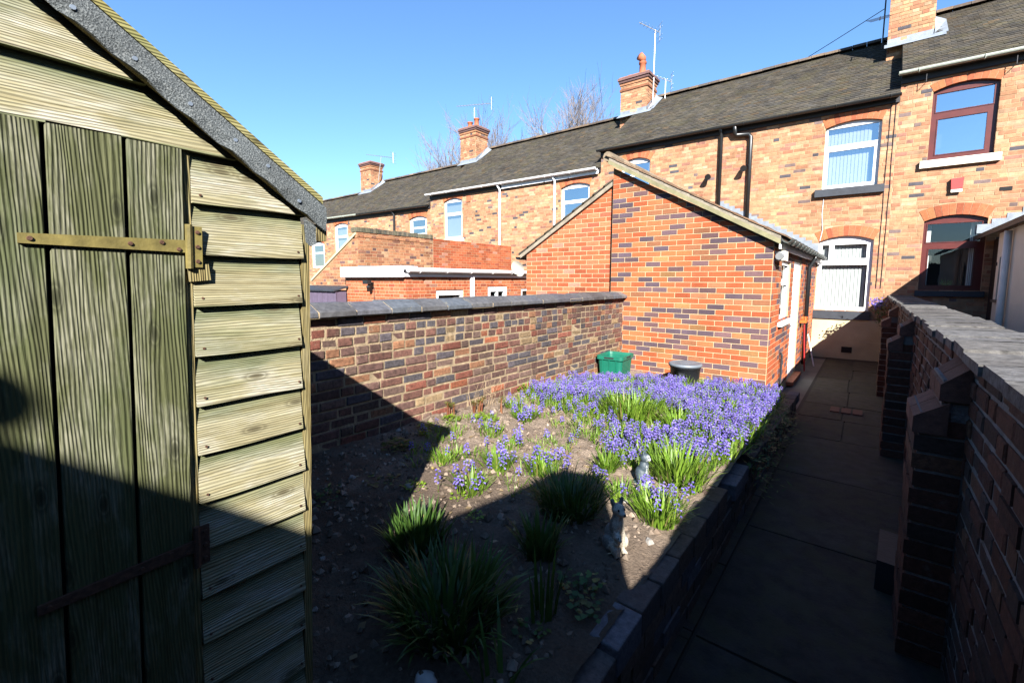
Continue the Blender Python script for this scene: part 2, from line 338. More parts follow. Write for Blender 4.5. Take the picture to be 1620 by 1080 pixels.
M_['door_z'] = wood('door_wood', 'z', (.062, .067, .026), (.088, .096, .038), (.114, .120, .055), (.30, .29, .22), bl=.6, green=(.06, .085, .028))
M_['post_z'] = wood('post_wood', 'z', (.16, .12, .045), (.25, .20, .08), (.33, .28, .13), (.36, .32, .2), bl=.5)
M_['batten_y'] = wood('batten_wood', 'y', (.18, .15, .05), (.28, .25, .09), (.36, .33, .15), (.36, .34, .2), bl=.5)
M_['hinge'] = mat_plain('hinge_paint', (.21, .17, .05), .5, .1, var=.35, scale=30, bmp=.08, bscale=150)
M_['rust'] = mat_plain('rust', (.10, .045, .025), .8, .2, var=.4, scale=90, bmp=.4)
M_['nail'] = mat_plain('clout_nail', (.30, .36, .44), .5, .5, bmp=0)

# ------------------------------------------------------------------ brick laying
class Face:
    """a vertical plane; u runs along X (for -Y faces) or Y (for +-X faces), d outwards"""
    def __init__(s, kind, pos):
        s.k, s.q = kind, pos
        s.n = {'-Y': Vector((0, -1, 0)), '+X': Vector((1, 0, 0)), '-X': Vector((-1, 0, 0)), '+Y': Vector((0, 1, 0))}[kind]
        s.U = {'-Y': Vector((-1, 0, 0)), '+X': Vector((0, -1, 0)), '-X': Vector((0, 1, 0)), '+Y': Vector((1, 0, 0))}[kind]
        s.flip = kind in ('-Y', '+X')
    def p(s, u, z, d=0):
        if s.k[1] == 'Y': return Vector((u, s.q + s.n.y * d, z))
        return Vector((s.q + s.n.x * d, u, z))
    def box(s, mb, u0, u1, z0, z1, d0, d1):
        a, b = s.p(u0, z0, d0), s.p(u1, z1, d1); return mb.box(a.x, b.x, a.y, b.y, a.z, b.z)
    def prism(s, mb, poly, d0, d1):
        # order the polygon so that the front cap faces outwards
        ar = sum(poly[i][0] * poly[(i + 1) % len(poly)][1] - poly[(i + 1) % len(poly)][0] * poly[i][1] for i in range(len(poly)))
        want = -1 if s.flip else 1
        if s.k == '-Y' or s.k == '-X': pass
        # outward normal of (u, z) counter-clockwise: -Y faces -> u x z = X x Z = -Y (out); +X faces -> Y x Z = +X (out)
        ccw_out = s.k in ('-Y', '+X')
        if (ar > 0) != ccw_out: poly = poly[::-1]
        return mb.prism(poly, lambda u, z: s.p(u, z, d0), lambda u, z: s.p(u, z, d1))

class Hole:
    def __init__(s, u0, u1, z0, zs, rise=0.0, t=0.22):
        s.u0, s.u1, s.z0, s.zs, s.r, s.t = u0, u1, z0, zs, rise, t
        s.c = (u0 + u1) / 2; s.h = (u1 - u0) / 2
        if rise: s.R = (s.h ** 2 + rise ** 2) / (2 * rise); s.zc = zs + rise - s.R
    def interval(s, z):
        if s.z0 <= z <= s.zs: return (s.u0, s.u1)
        if s.r and s.zs < z < s.zc + s.R + s.t:
            e = s.h * (1 + (z - s.zs) / (s.zs - s.zc))
            q = (s.R + s.t) ** 2 - (z - s.zc) ** 2
            e = min(e, math.sqrt(max(q, 0)))
            if e > 0: return (s.c - e, s.c + e)
        return None
    def arcz(s, u): return s.zc + math.sqrt(max(0, s.R ** 2 - (u - s.c) ** 2)) if s.r else s.zs
    def rect(s): return (s.u0, s.u1, s.z0, s.zs + s.r)

def px_area(P, w, h):
    q = P - EYE; d = q.dot(fwd)
    if d < .05: return -1
    x = PX + F_PX * q.dot(rt) / d; y = PY - F_PX * q.dot(up) / d
    if not (-5 < x < 1625 and -5 < y < 1085): return -1
    return w * h / (d * d)
def to_px(P):
    q = Vector(P) - EYE; d = q.dot(fwd); return PX + F_PX * q.dot(rt) / d, PY - F_PX * q.dot(up) / d
def clip_poly(poly, f):      # keep f(u,z) <= 0
    out = []
    for i in range(len(poly)):
        a, b = poly[i], poly[(i + 1) % len(poly)]; fa, fb = f(*a), f(*b)
        if fa <= 0: out.append(a)
        if (fa < 0 < fb) or (fb < 0 < fa):
            t = fa / (fa - fb); out.append((a[0] + (b[0] - a[0]) * t, a[1] + (b[1] - a[1]) * t))
    return out
def lay(u0, u1, z0, z1, L, H, j, bond='stretcher', holes=(), jit=.0, clip=None, r=rng, start=0.0):
    """polygons of one brick face; clip is a function f(u,z) <= 0 kept"""
    out = []; rows = int(math.ceil((z1 - z0) / H - .02))
    for i in range(rows):
        za, zb = z0 + i * H + j / 2, min(z0 + (i + 1) * H, z1) - j / 2
        if zb - za < .015: continue
        us = []
        if bond == 'stretcher': off = (i % 2) * .5 * L + start; pat = [L]
        elif bond == 'flemish': pat = [L, L / 2 + .002]; off = (i % 2) * .75 * L + start
        elif bond == 'header': pat = [L / 2]; off = (i % 2) * L / 4
        elif bond == 'old':
            top = rows - 1 - i
            if top in (1, 2, 3): pat = [L / 2 + .004]; off = (i % 2) * L / 4
            elif top == 0: pat = [L]; off = .07
            else:
                pat = [L, L, L / 2] if i % 2 else [L, L / 2, L, L]; off = r.random() * L
        elif bond == 'mixed': pat = [L, L, L / 2, L, L, L, L / 2] ; off = r.random() * L * 2
        u = u0 - off; k = 0; segs = []
        while u < u1:
            l = pat[k % len(pat)] * (1 + (r.uniform(-jit, jit))); segs.append((u, u + l)); u += l; k += 1
        for a, b in segs:
            a, b = max(a, u0) + j / 2, min(b, u1) - j / 2
            if b - a < .03: continue
            pieces = [(a, b)]
            for h in holes:
                iv = h.interval((za + zb) / 2)
                if iv:
                    np = []
                    for (p, q) in pieces:
                        if q <= iv[0] or p >= iv[1]: np.append((p, q)); continue
                        if iv[0] - p > .025: np.append((p, iv[0] - j * .3))
                        if q - iv[1] > .025: np.append((iv[1] + j * .3, q))
                    pieces = np
            for (p, q) in pieces:
                poly = [(p, za), (q, za), (q, zb), (p, zb)]
                rect = True
                if clip:
                    for c in (clip if isinstance(clip, (list, tuple)) else [clip]):
                        m = max(c(*x) for x in poly)
                        if m > 0: poly = clip_poly(poly, c); rect = False
                        if len(poly) < 3: break
                if len(poly) >= 3: out.append((poly, rect))
    return out

def brick_mesh(name, mat, seed, irr=.0, ch=.03):
    r = random.Random(seed); vs = []
    cx, cz, cy = ch * .45, ch, ch * 2.0
    for (y, ix, iz) in ((0, 0, 0), (1 - cy, 0, 0), (1, cx, cz)):
        for sx, sz in ((-1, -1), (1, -1), (1, 1), (-1, 1)):
            vs.append((sx * (.5 - ix) + r.uniform(-irr, irr) * .35, y + (r.uniform(-irr, irr) * .6 if y == 1 else 0), sz * (.5 - iz) + r.uniform(-irr, irr)))
    fs = [(8, 11, 10, 9)]
    for b in (0, 4):
        for k in range(4):
            a, c = b + k, b + (k + 1) % 4; fs.append((a, a + 4, c + 4, c))
    me = bpy.data.meshes.new(name); me.from_pydata(vs, [], fs); me.materials.append(mat)
    bm = bmesh.new(); bm.from_mesh(me); bmesh.ops.recalc_face_normals(bm, faces=bm.faces); bm.to_mesh(me); bm.free()
    return me
MESHES = {}
def emit(parent, face, polys, mats, n_ind=300, proud=.006, depth=.02, irr=0.0, ch=.03, wob=0.0, name='brick', seen=None, r=rng):
    """bricks as parts: the n_ind that show largest as objects, the rest joined"""
    key = (mats[0].name, irr, ch)
    if key not in MESHES: MESHES[key] = [brick_mesh('brick', mats[0], i, irr, ch) for i in range(5)]
    items = []
    for poly, rect in polys:
        us = [p[0] for p in poly]; zs = [p[1] for p in poly]
        c = face.p((min(us) + max(us)) / 2, (min(zs) + max(zs)) / 2, proud); wdt, hgt = max(us) - min(us), max(zs) - min(zs)
        a = px_area(c, wdt, hgt) if rect else -1
        if a > 0 and seen and not seen(c): a = -.5
        items.append((a, poly, c, wdt, hgt))
    items.sort(key=lambda t: -t[0])
    mb = MB(); cnt = 0
    for a, poly, c, wdt, hgt in items:
        p = proud + (r.uniform(-wob, wob) if wob else 0)
        if a > 0 and cnt < n_ind:
            o = bpy.data.objects.new(name, r.choice(MESHES[key]))
            base = c - face.n * (proud - p + depth)
            M = Matrix(((face.U.x * wdt, face.n.x * depth, 0, base.x), (face.U.y * wdt, face.n.y * depth, 0, base.y), (0, 0, hgt, base.z), (0, 0, 0, 1)))
            put(o, parent, M); cnt += 1
        else:
            face.prism(mb, poly, p - depth, p)
    if mb.f: mb.build(name + '_mass', mats[1], parent, kind='stuff')

def core(parent, face, u0, u1, z0, z1, holes, mat, thick=.2, reveal=.12, clip_poly_top=None, name='wall'):
    """mortar wall with real openings"""
    us = sorted({u0, u1} | {x for h in holes for x in h.rect()[:2] if u0 < x < u1}); zs = sorted({z0, z1} | {x for h in holes for x in h.rect()[2:] if z0 < x < z1})
    mb = MB()
    for a, b in zip(us, us[1:]):
        for c, d in zip(zs, zs[1:]):
            m, n = (a + b) / 2, (c + d) / 2
            if any(h.rect()[0] < m < h.rect()[1] and h.rect()[2] < n < h.rect()[3] for h in holes): continue
            face.box(mb, a, b, c, d, -thick, 0)
    return mb.build(name, mat, parent)

def arch(parent, face, h, mats, n=None, proud=.007):
    mb = MB(); half = math.asin(h.h / h.R); n = n or max(7, int((h.u1 - h.u0) / .085))
    for i in range(n):
        a0 = -half + 2 * half * i / n + .004 / h.R; a1 = -half + 2 * half * (i + 1) / n - .004 / h.R
        P = [(h.c + (h.R + q) * math.sin(a), h.zc + (h.R + q) * math.cos(a)) for q, a in ((.0, a0), (.0, a1), (h.t, a1), (h.t, a0))]
        face.prism(mb, P, -.10, proud + rng.uniform(-.001, .001))
    mb.build('brick_arch', mats[1], parent)
    m2 = MB(); P = [(h.c + (h.R + q) * math.sin(a), h.zc + (h.R + q) * math.cos(a)) for q, a in [(.002, -half + 2 * half * i / 8) for i in range(9)] + [(h.t + .004, half - 2 * half * i / 8) for i in range(9)]]
    face.prism(m2, P, -.098, .0015); m2.build('arch_mortar', M_['mortar_buff'], parent)

def window(parent, face, h, fmat, gmat, lights, recess=.07, fw=.055, sill=None, blind=None, room=True, name='window', vent=None):
    """h: Hole; lights: list of (u0,u1,z0,z1) in 0..1 of the opening below the springing"""
    W, Hh = h.u1 - h.u0, h.zs - h.z0
    mb = MB(); d1 = -recess; d0 = d1 - .06
    # frame = opening minus lights: cut into strips
    rects = [(h.u0 + a * W, h.u0 + b * W, h.z0 + c * Hh, h.z0 + d * Hh) for a, b, c, d in lights]
    us = sorted({h.u0, h.u1} | {x for q in rects for x in q[:2]}); zs = sorted({h.z0, h.zs} | {x for q in rects for x in q[2:]})
    for a, b in zip(us, us[1:]):
        for c, d in zip(zs, zs[1:]):
            m, n = (a + b) / 2, (c + d) / 2
            if any(q[0] < m < q[1] and q[2] < n < q[3] for q in rects): continue
            face.box(mb, a, b, c, d, d0, d1)
    if h.r:
        P = [(h.u0 + W * i / 10, h.arcz(h.u0 + W * i / 10) - .001) for i in range(11)]
        face.prism(mb, [(h.u0, h.zs - .0005), (h.u1, h.zs - .0005)] + P[::-1], d0, d1)
    wo_ = mb.build(name, fmat, parent)
    for q in rects:      # raised bead, pane and what hangs behind
        be = MB(); e = .016
        for (a, b, c, d) in ((q[0] - e, q[0], q[2] - e, q[3] + e), (q[1], q[1] + e, q[2] - e, q[3] + e), (q[0], q[1], q[2] - e, q[2]), (q[0], q[1], q[3], q[3] + e)):
            face.box(be, a, b, c, d, d1 - .01, d1 + .009)
        be.build('glazing_bead', fmat, wo_)
        g = MB(); P = [face.p(q[0], q[2], d1 - .02), face.p(q[1], q[2], d1 - .02), face.p(q[1], q[3], d1 - .02), face.p(q[0], q[3], d1 - .02)]
        g.add(P, [(0, 1, 2, 3)]); g.build('pane', gmat, wo_)
    if blind:
        n, frac, drop = blind; b = MB(); x0, x1 = h.u0 + .03, h.u0 + .03 + (W - .06) * frac
        for i in range(n):
            u = x0 + (x1 - x0) * (i + .5) / n; hw = (x1 - x0) / n * .455
            a = face.p(u - hw, h.z0 + .04, d0 - .05 + .005); c = face.p(u + hw, h.z0 + .04, d0 - .05 - .005)
            zt = Vector((0, 0, h.zs - h.z0 - .05 - drop)); b.add([a, c, c + zt, a + zt], [(0, 1, 2, 3)])
        b.build('vertical_blind', M_['blind'], wo_)
    if room:
        b = MB(); face.box(b, h.u0 - .25, h.u1 + .25, h.z0 - .2, h.zs + .25, -.85, -.84)
        face.box(b, h.u0 - .26, h.u0 - .25, h.z0 - .2, h.zs + .25, -.84, -.201); face.box(b, h.u1 + .25, h.u1 + .26, h.z0 - .2, h.zs + .25, -.84, -.201)
        face.box(b, h.u0 - .25, h.u1 + .25, h.z0 - .21, h.z0 - .2, -.84, -.201); face.box(b, h.u0 - .25, h.u1 + .25, h.zs + .25, h.zs + .26, -.84, -.201)
        b.build('room_behind', M_['room'], wo_)
    if sill:
        sm, e0, e1, zt, zb, out = sill; s = MB(); face.box(s, h.u0 - e0, h.u1 + e1, zb, zt, -.06, out); s.build('sill', sm, wo_)
    return wo_

def tile_roof(parent, x0, x1, ye, ze, yr, zr, w=.17, g=.115, r=rng, back=True, ridge=True):
    """pitched roof over an X-run, front slope covered with single overlapping tiles"""
    n = max(1, int(round(math.hypot(yr - ye, zr - ze) / g))); dy, dz = (yr - ye) / n, (zr - ze) / n
    sl = Vector((0, yr - ye, zr - ze)).normalized(); nn = Vector((0, -sl.z, sl.y))
    mb = MB(); m = int((x1 - x0) / w)
    for i in range(n):
        off = (i % 2) * w / 2; sag = 0
        for k in range(-1, m + 1):
            a, b = x0 + k * w + off, x0 + (k + 1) * w + off
            a, b = max(a, x0) + .002, min(b, x1) - .002
            if b - a < .03: continue
            p0 = Vector((0, ye + i * dy, ze + i * dz)) + nn * (.022 + r.uniform(-.003, .006)) - sl * r.uniform(0, .012); p1 = Vector((0, ye + (i + 1.6) * dy, ze + (i + 1.6) * dz)) + nn * .004
            t = nn * .015; tw = r.uniform(-.004, .004)
            A, B = Vector((a, 0, 0)), Vector((b, 0, 0)); q = nn * tw
            vs = [A + p0 - t, B + p0 - t, B + p0 + q, A + p0, B + p1, A + p1]
            mb.add(vs, [(0, 1, 2, 3), (3, 2, 4, 5), (0, 3, 5), (1, 4, 2)])
    roof = MB()
    yb = 2 * yr - ye
    roof.add([(x0, ye, ze), (x1, ye, ze), (x1, yr, zr), (x0, yr, zr), (x1, yb, ze), (x0, yb, ze)], [(0, 1, 2, 3), (3, 2, 4, 5), (0, 5, 4, 1), (0, 3, 5), (1, 4, 2)])
    ro = roof.build('roof', TILE, parent)
    mb.build('roof_tile', TILE, ro, kind='stuff')
    if ridge:
        rb = MB(); k = x0
        while k < x1 - .05:
            e = min(k + .3, x1); zt = zr + .03 + r.uniform(-.006, .006)
            P = [(math.cos(q) * .12, math.sin(q) * .10) for q in [math.pi * j / 6 for j in range(7)]]
            a = [(k + .004, yr - c, zt + s_) for c, s_ in P]; b = [(e - .004, yr - c, zt + s_) for c, s_ in P]
            rb.add(a + b, [(j, j + 1, j + 8, j + 7) for j in range(6)] + [tuple(range(7)), tuple(range(13, 6, -1))]); k = e
        rb.build('ridge_tile', mat_ridge, ro, kind='stuff', fix=True)
    return ro
mat_ridge = mat_random('ridge_tile', [(0, (.15, .115, .09)), (.5, (.22, .16, .11)), (.8, (.13, .11, .095))], True, mottle=.35)

def gutter(parent, p0, p1, mat, r=.055, out=Vector((0, -1, 0)), brackets=.9, name='gutter'):
    p0, p1 = Vector(p0), Vector(p1); d = (p1 - p0); L = d.length; d.normalize()
    mb = MB(); n = 8
    prof = [(math.cos(math.pi + math.pi * k / n) * r, math.sin(math.pi + math.pi * k / n) * r) for k in range(n + 1)]
    prof = prof + [(x * .86, z * .86) for x, z in prof[::-1]]
    vs = [p0 + out * x + Vector((0, 0, z)) for x, z in prof] + [p1 + out * x + Vector((0, 0, z)) for x, z in prof]; m = len(prof)
    mb.add(vs, [(i, (i + 1) % m, m + (i + 1) % m, m + i) for i in range(m)] + [tuple(range(m))[::-1], tuple(range(m, 2 * m))])
    g = mb.build(name, mat, parent, fix=True)
    if brackets:
        br = MB(); k = .3
        while k < L:
            c = p0 + d * k
            br.tube([c + out * math.cos(a) * (r + .006) + Vector((0, 0, math.sin(a) * (r + .006))) for a in [math.pi + math.pi * q / 6 for q in range(7)]], .009, 4)
            k += brackets
        br.build('gutter_bracket', mat, g)
    return g
def pipe(parent, pts, mat, r=.034, name='downpipe', clips=None):
    o = MB().tube(pts, r, 10).build(name, mat, parent, smooth=True)
    if clips:
        c = MB()
        for z, out in clips:
            p = Vector(pts[-1]); c.lathe((p.x, p.y, z), [(r + .008, -.02), (r + .008, .02)], 10)
        c.build('pipe_clip', mat, o)
    return o

# ================================================================== SETTING
YF = 12.4                                   # rear facade of the terrace
def soil_h(x, y):
    t = min(1, max(0, (y - 3.2) / 3.2)); t = t * t * (3 - 2 * t)
    s = min(1, max(0, (x + 1.5) / .8))
    return .485 - .165 * t - .05 * s + .03 * noise.noise(Vector((x * 1.7, y * 1.7, 0))) + .012 * noise.noise(Vector((x * 7, y * 7, 3)))
g = MB(); g.add([(-1500, -1500, -.06), (1500, -1500, -.06), (1500, 1500, -.06), (-1500, 1500, -.06)], [(0, 1, 2, 3)])
tag(g.build('ground', M_['grass_far']), kind='structure')
g = MB(); g.add([(-40, -8, -.03), (12, -8, -.03), (12, YF + .05, -.03), (-40, YF + .05, -.03)], [(0, 1, 2, 3)])
tag(g.build('yard', M_['yard_ground']), kind='structure')
# bed of soil
g = MB(); nx, ny = 92, 220; X0, X1, Y0_, Y1_ = -3.02, -.66, -2.2, 6.62
for j in range(ny + 1):
    for i in range(nx + 1):
        x, y = X0 + (X1 - X0) * i / nx, Y0_ + (Y1_ - Y0_) * j / ny
        q = soil_h(x, y) + .014 * noise.noise(Vector((x * 16, y * 16, 9))) + .008 * noise.noise(Vector((x * 37, y * 37, 5)))
        g.v.append((x, y, q))
for j in range(ny):
    for i in range(nx):
        a = j * (nx + 1) + i; g.f.append((a, a + 1, a + nx + 2, a + nx + 1))
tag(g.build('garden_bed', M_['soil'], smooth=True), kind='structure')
# crumbs and pebbles lying on the soil
g = MB()
for k in range(3800):
    x, y = rng.uniform(-2.95, -.75), rng.uniform(.5, 6.0); s = rng.choice((.005, .007, .010, .010, .014, .021)) * rng.uniform(.7, 1.4)
    z = soil_h(x, y) + s * .2; a = rng.random() * 6.28; c, d = math.cos(a) * s, math.sin(a) * s
    j = lambda: rng.uniform(.6, 1.3)
    g.add([(x + c * j(), y + d * j(), z), (x - d * j(), y + c * j(), z), (x - c * j(), y - d * j(), z), (x + d * j(), y - c * j(), z), (x + c * .2, y + d * .2, z + s * j()), (x, y, z - s)],
          [(0, 1, 4), (1, 2, 4), (2, 3, 4), (3, 0, 4), (1, 0, 5), (2, 1, 5), (3, 2, 5), (0, 3, 5)])
for k in range(520):       # clods
    x, y = rng.uniform(-2.95, -.75), rng.uniform(.5, 4.2); s = rng.uniform(.010, .026); z = soil_h(x, y)
    j = lambda: rng.uniform(.65, 1.3); q = [(math.cos(a) * s * j(), math.sin(a) * s * j()) for a in [R(72 * i + rng.uniform(-20, 20)) for i in range(5)]]
    g.add([(x + c, y + d, z - .004) for c, d in q] + [(x + c * .6, y + d * .6, z + s * .55 * j()) for c, d in q] + [(x, y, z + s * .62)], [(i, (i + 1) % 5, 5 + (i + 1) % 5, 5 + i) for i in range(5)] + [(5 + i, 5 + (i + 1) % 5, 10) for i in range(5)])
crumb = mat_random('soil_crumb', [(0, (.17, .125, .09)), (.4, (.26, .20, .15)), (.7, (.32, .25, .19)), (.975, (.45, .42, .38))], True, mottle=.3)
tag(g.build('soil_crumbs', crumb), 'crumbs of soil and small pebbles scattered over the bed', 'soil', kind='stuff')

# path of slabs
pbase = MB(); pbase.box(-.66, .42, -2.5, YF + .0, -.028, -.012)
path = tag(pbase.build('path', M_['joint_dark']), kind='structure')
ys = [-2.4, -1.2, -.05, 1.05, 2.14, 3.40, 4.62, 5.85, 6.75, 7.55, 8.6, 9.7, 10.8, YF - .01]
for i, (a, b) in enumerate(zip(ys, ys[1:])):
    xs = [-.555, .40] if b < 6 else [-.62, -.16 + .03 * (i % 2), .40]
    for x0, x1 in zip(xs, xs[1:]):
        sk = rng.uniform(-.02, .02); t1, t2 = rng.uniform(-.003, .004), rng.uniform(-.003, .004)
        m = MB(); z = 0.0
        m.prism([(x0 + .006, a + .006), (x1 - .006, a + .006 + sk), (x1 - .006, b - .006 + sk), (x0 + .006, b - .006)], lambda u, v: Vector((u, v, -.02)), lambda u, v: Vector((u, v, z + t1 * (u - x0) * 2 + t2)))
        m.build('paving_slab', SLAB, path)
    if b < 6:
        k = a
        while k < b - .05:
            e = min(k + rng.uniform(.5, .7), b); m = MB(); m.box(-.625 + rng.uniform(-.006, .006), -.565, k + .005, e - .005, -.02, .012 + rng.uniform(-.004, .004)); m.build('edging_strip', SLAB, path); k = e
# drain cover bricks in the path
m = MB()
for k in range(3): m.box(-.30 + k * .12, -.20 + k * .12, 7.15, 7.42, .002, .016)
tag(m.build('drain_cover', mat_plain('drain_brick', (.16, .07, .05), .9), path))

# ================================================================== TERRACE HOUSES
def house(label, x0, x1, ze, zr, holes, mats=BUFF, n_ind=0, L=.235, H=.0775, gut=None):
    t = empty('terraced_house', ((x0 + x1) / 2, YF, 0), label, 'house', 'houses of the brick terrace')
    f = Face('-Y', YF)
    core(t, f, x0, x1, -.05, ze, holes, M_['mortar_buff'], thick=.2)
    m = MB(); m.box(x0, x1, YF + 1.1, YF + 6.3, -.05, ze); m.box(x0, x0 + .15, YF + .21, YF + 1.1, -.05, ze); m.box(x1 - .15, x1, YF + .21, YF + 1.1, -.05, ze); m.build('inner_wall', M_['room'], t)
    polys = lay(x0, x1, 0, ze, L, H, .011, 'mixed', holes, .07)
    emit(t, f, polys, mats, n_ind, proud=.004, depth=.015, irr=.02, ch=.05, wob=.003, seen=lambda c: c.z > 1.5 and to_px(c)[0] < 1615)
    for h in holes:
        if h.r: arch(t, f, h, ARCH)
    # eaves board
    m = MB(); m.box(x0, x1, YF - .05, YF + .1, ze - .12, ze + .02); m.build('eaves_board', M_['iron'], t)
    ro = tile_roof(t, x0, x1, YF - .17, ze + .0, 15.5, zr)
    return t, f, ro
def chimney(ro, xc, zb, zt, w=.92, d=.75, yc=15.05, pots=((-.18, .34), (.2, .4)), cowl=False, flash=True):
    x0, x1, y0, y1 = xc - w / 2, xc + w / 2, yc - d / 2, yc + d / 2
    m = MB(); m.box(x0, x1, y0, y1, zb, zt)
    ch = m.build('chimney', M_['mortar_buff'], ro.parent)
    br = MB()
    for face, a, b in ((Face('-Y', y0), x0, x1), (Face('+X', x1), y0, y1)):
        for poly, _ in lay(a - .004, b + .004, zb, zt, .235, .0775, .011, 'flemish', (), .05): face.prism(br, poly, -.01, .006 + rng.uniform(-.002, .003))
    br.build('chimney_brick', BUFF[1], ch, kind='stuff')
    cp = MB(); z = zt - .42
    cp.box(x0 - .03, x1 + .03, y0 - .03, y1 + .03, z, z + .07)
    for k, e in enumerate((.03, .06, .09)): cp.box(x0 - e, x1 + e, y0 - e, y1 + e, zt - .24 + k * .08, zt - .165 + k * .08)
    cp.box(x0 - .05, x1 + .05, y0 - .05, y1 + .05, zt, zt + .03)
    cp.build('chimney_cap', YARD[1], ch)
    for i, (dx, hgt) in enumerate(pots):
        p = MB(); p.lathe((xc + dx, yc, zt + .02), [(.13, 0), (.125, hgt * .15), (.105, hgt * .3), (.10, hgt * .85), (.125, hgt * .88), (.125, hgt)], 14, capt=False); p.lathe((xc + dx, yc, zt + .02), [(.125, hgt), (.09, hgt), (.085, hgt * .5)], 14, False)
        po = p.build('chimney_pot', M_['terracotta'], ch, smooth=True)
        if cowl and i == 1:
            q = MB(); q.tube([(xc + dx, yc, zt + hgt), (xc + dx, yc - .02, zt + hgt + .12), (xc + dx - .06, yc - .14, zt + hgt + .18)], [.1, .12, .13], 12); q.build('cowl', M_['terracotta'], ch, smooth=True)
    if flash:
        fl = MB(); sl = (zr_of(ro) )
        fl.add([(x1 + .005, y0 - .03, roof_z(ro, y0) - .02), (x1 + .24, y0 - .03, roof_z(ro, y0) + .02), (x1 + .24, min(y1, 15.5), roof_z(ro, min(y1, 15.5)) + .05), (x1 + .005, min(y1, 15.5), roof_z(ro, min(y1, 15.5)) + .2), (x1 + .015, y0 - .03, roof_z(ro, y0) + .15)], [(0, 1, 2, 3), (0, 3, 4)])
        fl.add([(x0, y0 - .008, roof_z(ro, y0) - .03), (x1, y0 - .008, roof_z(ro, y0) - .03), (x1, y0 - .008, roof_z(ro, y0) + .15), (x0, y0 - .008, roof_z(ro, y0) + .15)], [(0, 1, 2, 3)])
        fl.add([(x0 - .05, y0 - .2, roof_z(ro, y0 - .2) + .045), (x1 + .2, y0 - .2, roof_z(ro, y0 - .2) + .045), (x1 + .2, y0, roof_z(ro, y0) + .05), (x0 - .05, y0, roof_z(ro, y0) + .05)], [(0, 1, 2, 3)])
        fl.build('lead_flashing', M_['lead'], ch)
    return ch
ROOFS = {}
def zr_of(ro): return ROOFS[ro.name][1]
def roof_z(ro, y):
    ze, zr = ROOFS[ro.name]; return ze + (zr - ze) * (y - (YF - .17)) / (15.5 - (YF - .17))
LIGHT2 = [(.07, .93, .06, .60), (.07, .93, .68, .97)]     # big lower light, small upper light

# --- the house the path leads to
hU = Hole(-.97, 0.0, 3.74, 5.06, .09); hL = Hole(-.95, .02, 1.06, 2.60, .11); hS = Hole(-5.8, -4.95, 3.7, 5.02, .13, .2)
hc, fc, roc = house('brick terraced house behind the extension, white windows and black gutter', -6.45, .25, 5.46, 7.80, [hU, hL, hS], n_ind=300)
ROOFS[roc.name] = (5.46, 7.80)
window(hc, fc, hU, M_['white_upvc'], M_['glass'], [(.08, .90, .07, .62), (.05, .95, .71, .985)], sill=(M_['slate_sill'], .12, .12, 3.74, 3.58, .09), blind=(12, .86, .0))
window(hc, fc, hL, M_['white_upvc'], M_['glass_dim'], [(.08, .92, .06, .66), (.07, .20, .73, .95), (.30, .89, .75, .95)], sill=(M_['slate_sill'], .03, .03, 1.06, .88, .07), blind=(13, .93, .0))
window(hc, fc, hS, M_['white_upvc'], M_['glass_sky'], [(.06, .94, .06, .72), (.06, .94, .76, .98)])
m = MB(); m.box(-.97, .36, YF - .035, YF - .002, 0, .875); m.box(-.97, .36, YF - .055, YF - .036, 0, .40); m.build('painted_plinth', M_['cream_paint'], hc)
m = MB(); m.box(-.42, -.18, YF - .062, YF - .056, .12, .30); v_ = m.build('air_vent', M_['cream_paint'], hc)
m = MB(); m.box(-.395, -.205, YF - .068, YF - .063, .145, .275); m.build('vent_grille', M_['dark'], v_)
gutter(hc, (-6.5, YF - .20, 5.50), (.27, YF - .20, 5.46), M_['black_plastic'])
pipe(hc, [(-3.12, YF - .19, 5.46), (-3.12, YF - .06, 5.32), (-3.12, YF - .055, 3.45)], M_['black_plastic'], .045)
pipe(hc, [(-2.80, YF - .19, 5.46), (-2.80, YF - .10, 5.28), (-2.76, YF - .07, 5.25), (-2.50, YF - .07, 5.22), (-2.45, YF - .065, 5.15), (-2.45, YF - .055, 3.15)], M_['black_plastic'], .048)
for lx, lz in ((-3.41, 4.36), (-2.60, 4.45)):
    m = MB(); m.box(lx - .04, lx + .04, YF - .03, YF - .004, lz - .04, lz + .05); m.tube([(lx, YF - .03, lz), (lx + .02, YF - .10, lz - .01)], .018, 6)
    m.tube([(lx + .02, YF - .09, lz + .02), (lx + .05, YF - .22, lz - .05)], [.045, .075], 10); m.build('security_light', M_['black_plastic'], hc)
for cx in (.12, .20):   # cables down the party wall
    MB().tube([(cx + rng.uniform(-.008, .008), YF - .012, 5.35 - k * .42) for k in range(10)], .0065, 5).build('wall_cable', M_['iron'], hc)
MB().tube([(-.92, YF - .012, 3.55), (-.93, YF - .012, 3.2), (-.90, YF - .02, 2.85), (-.935, YF - .015, 2.62)], .006, 5).build('window_cable', M_['white_upvc'], hc)
# lead flashing stepped over the extension roof
fl = MB()
for k in range(17):
    x = -3.15 + k * .128; z = 2.33 + .558 * (-.9 - x); fl.box(x, x + .15, YF - .014 - .001 * (k % 2), YF - .004, z - .10, z + .13)
fl.build('stepped_flashing', M_['lead'], hc)

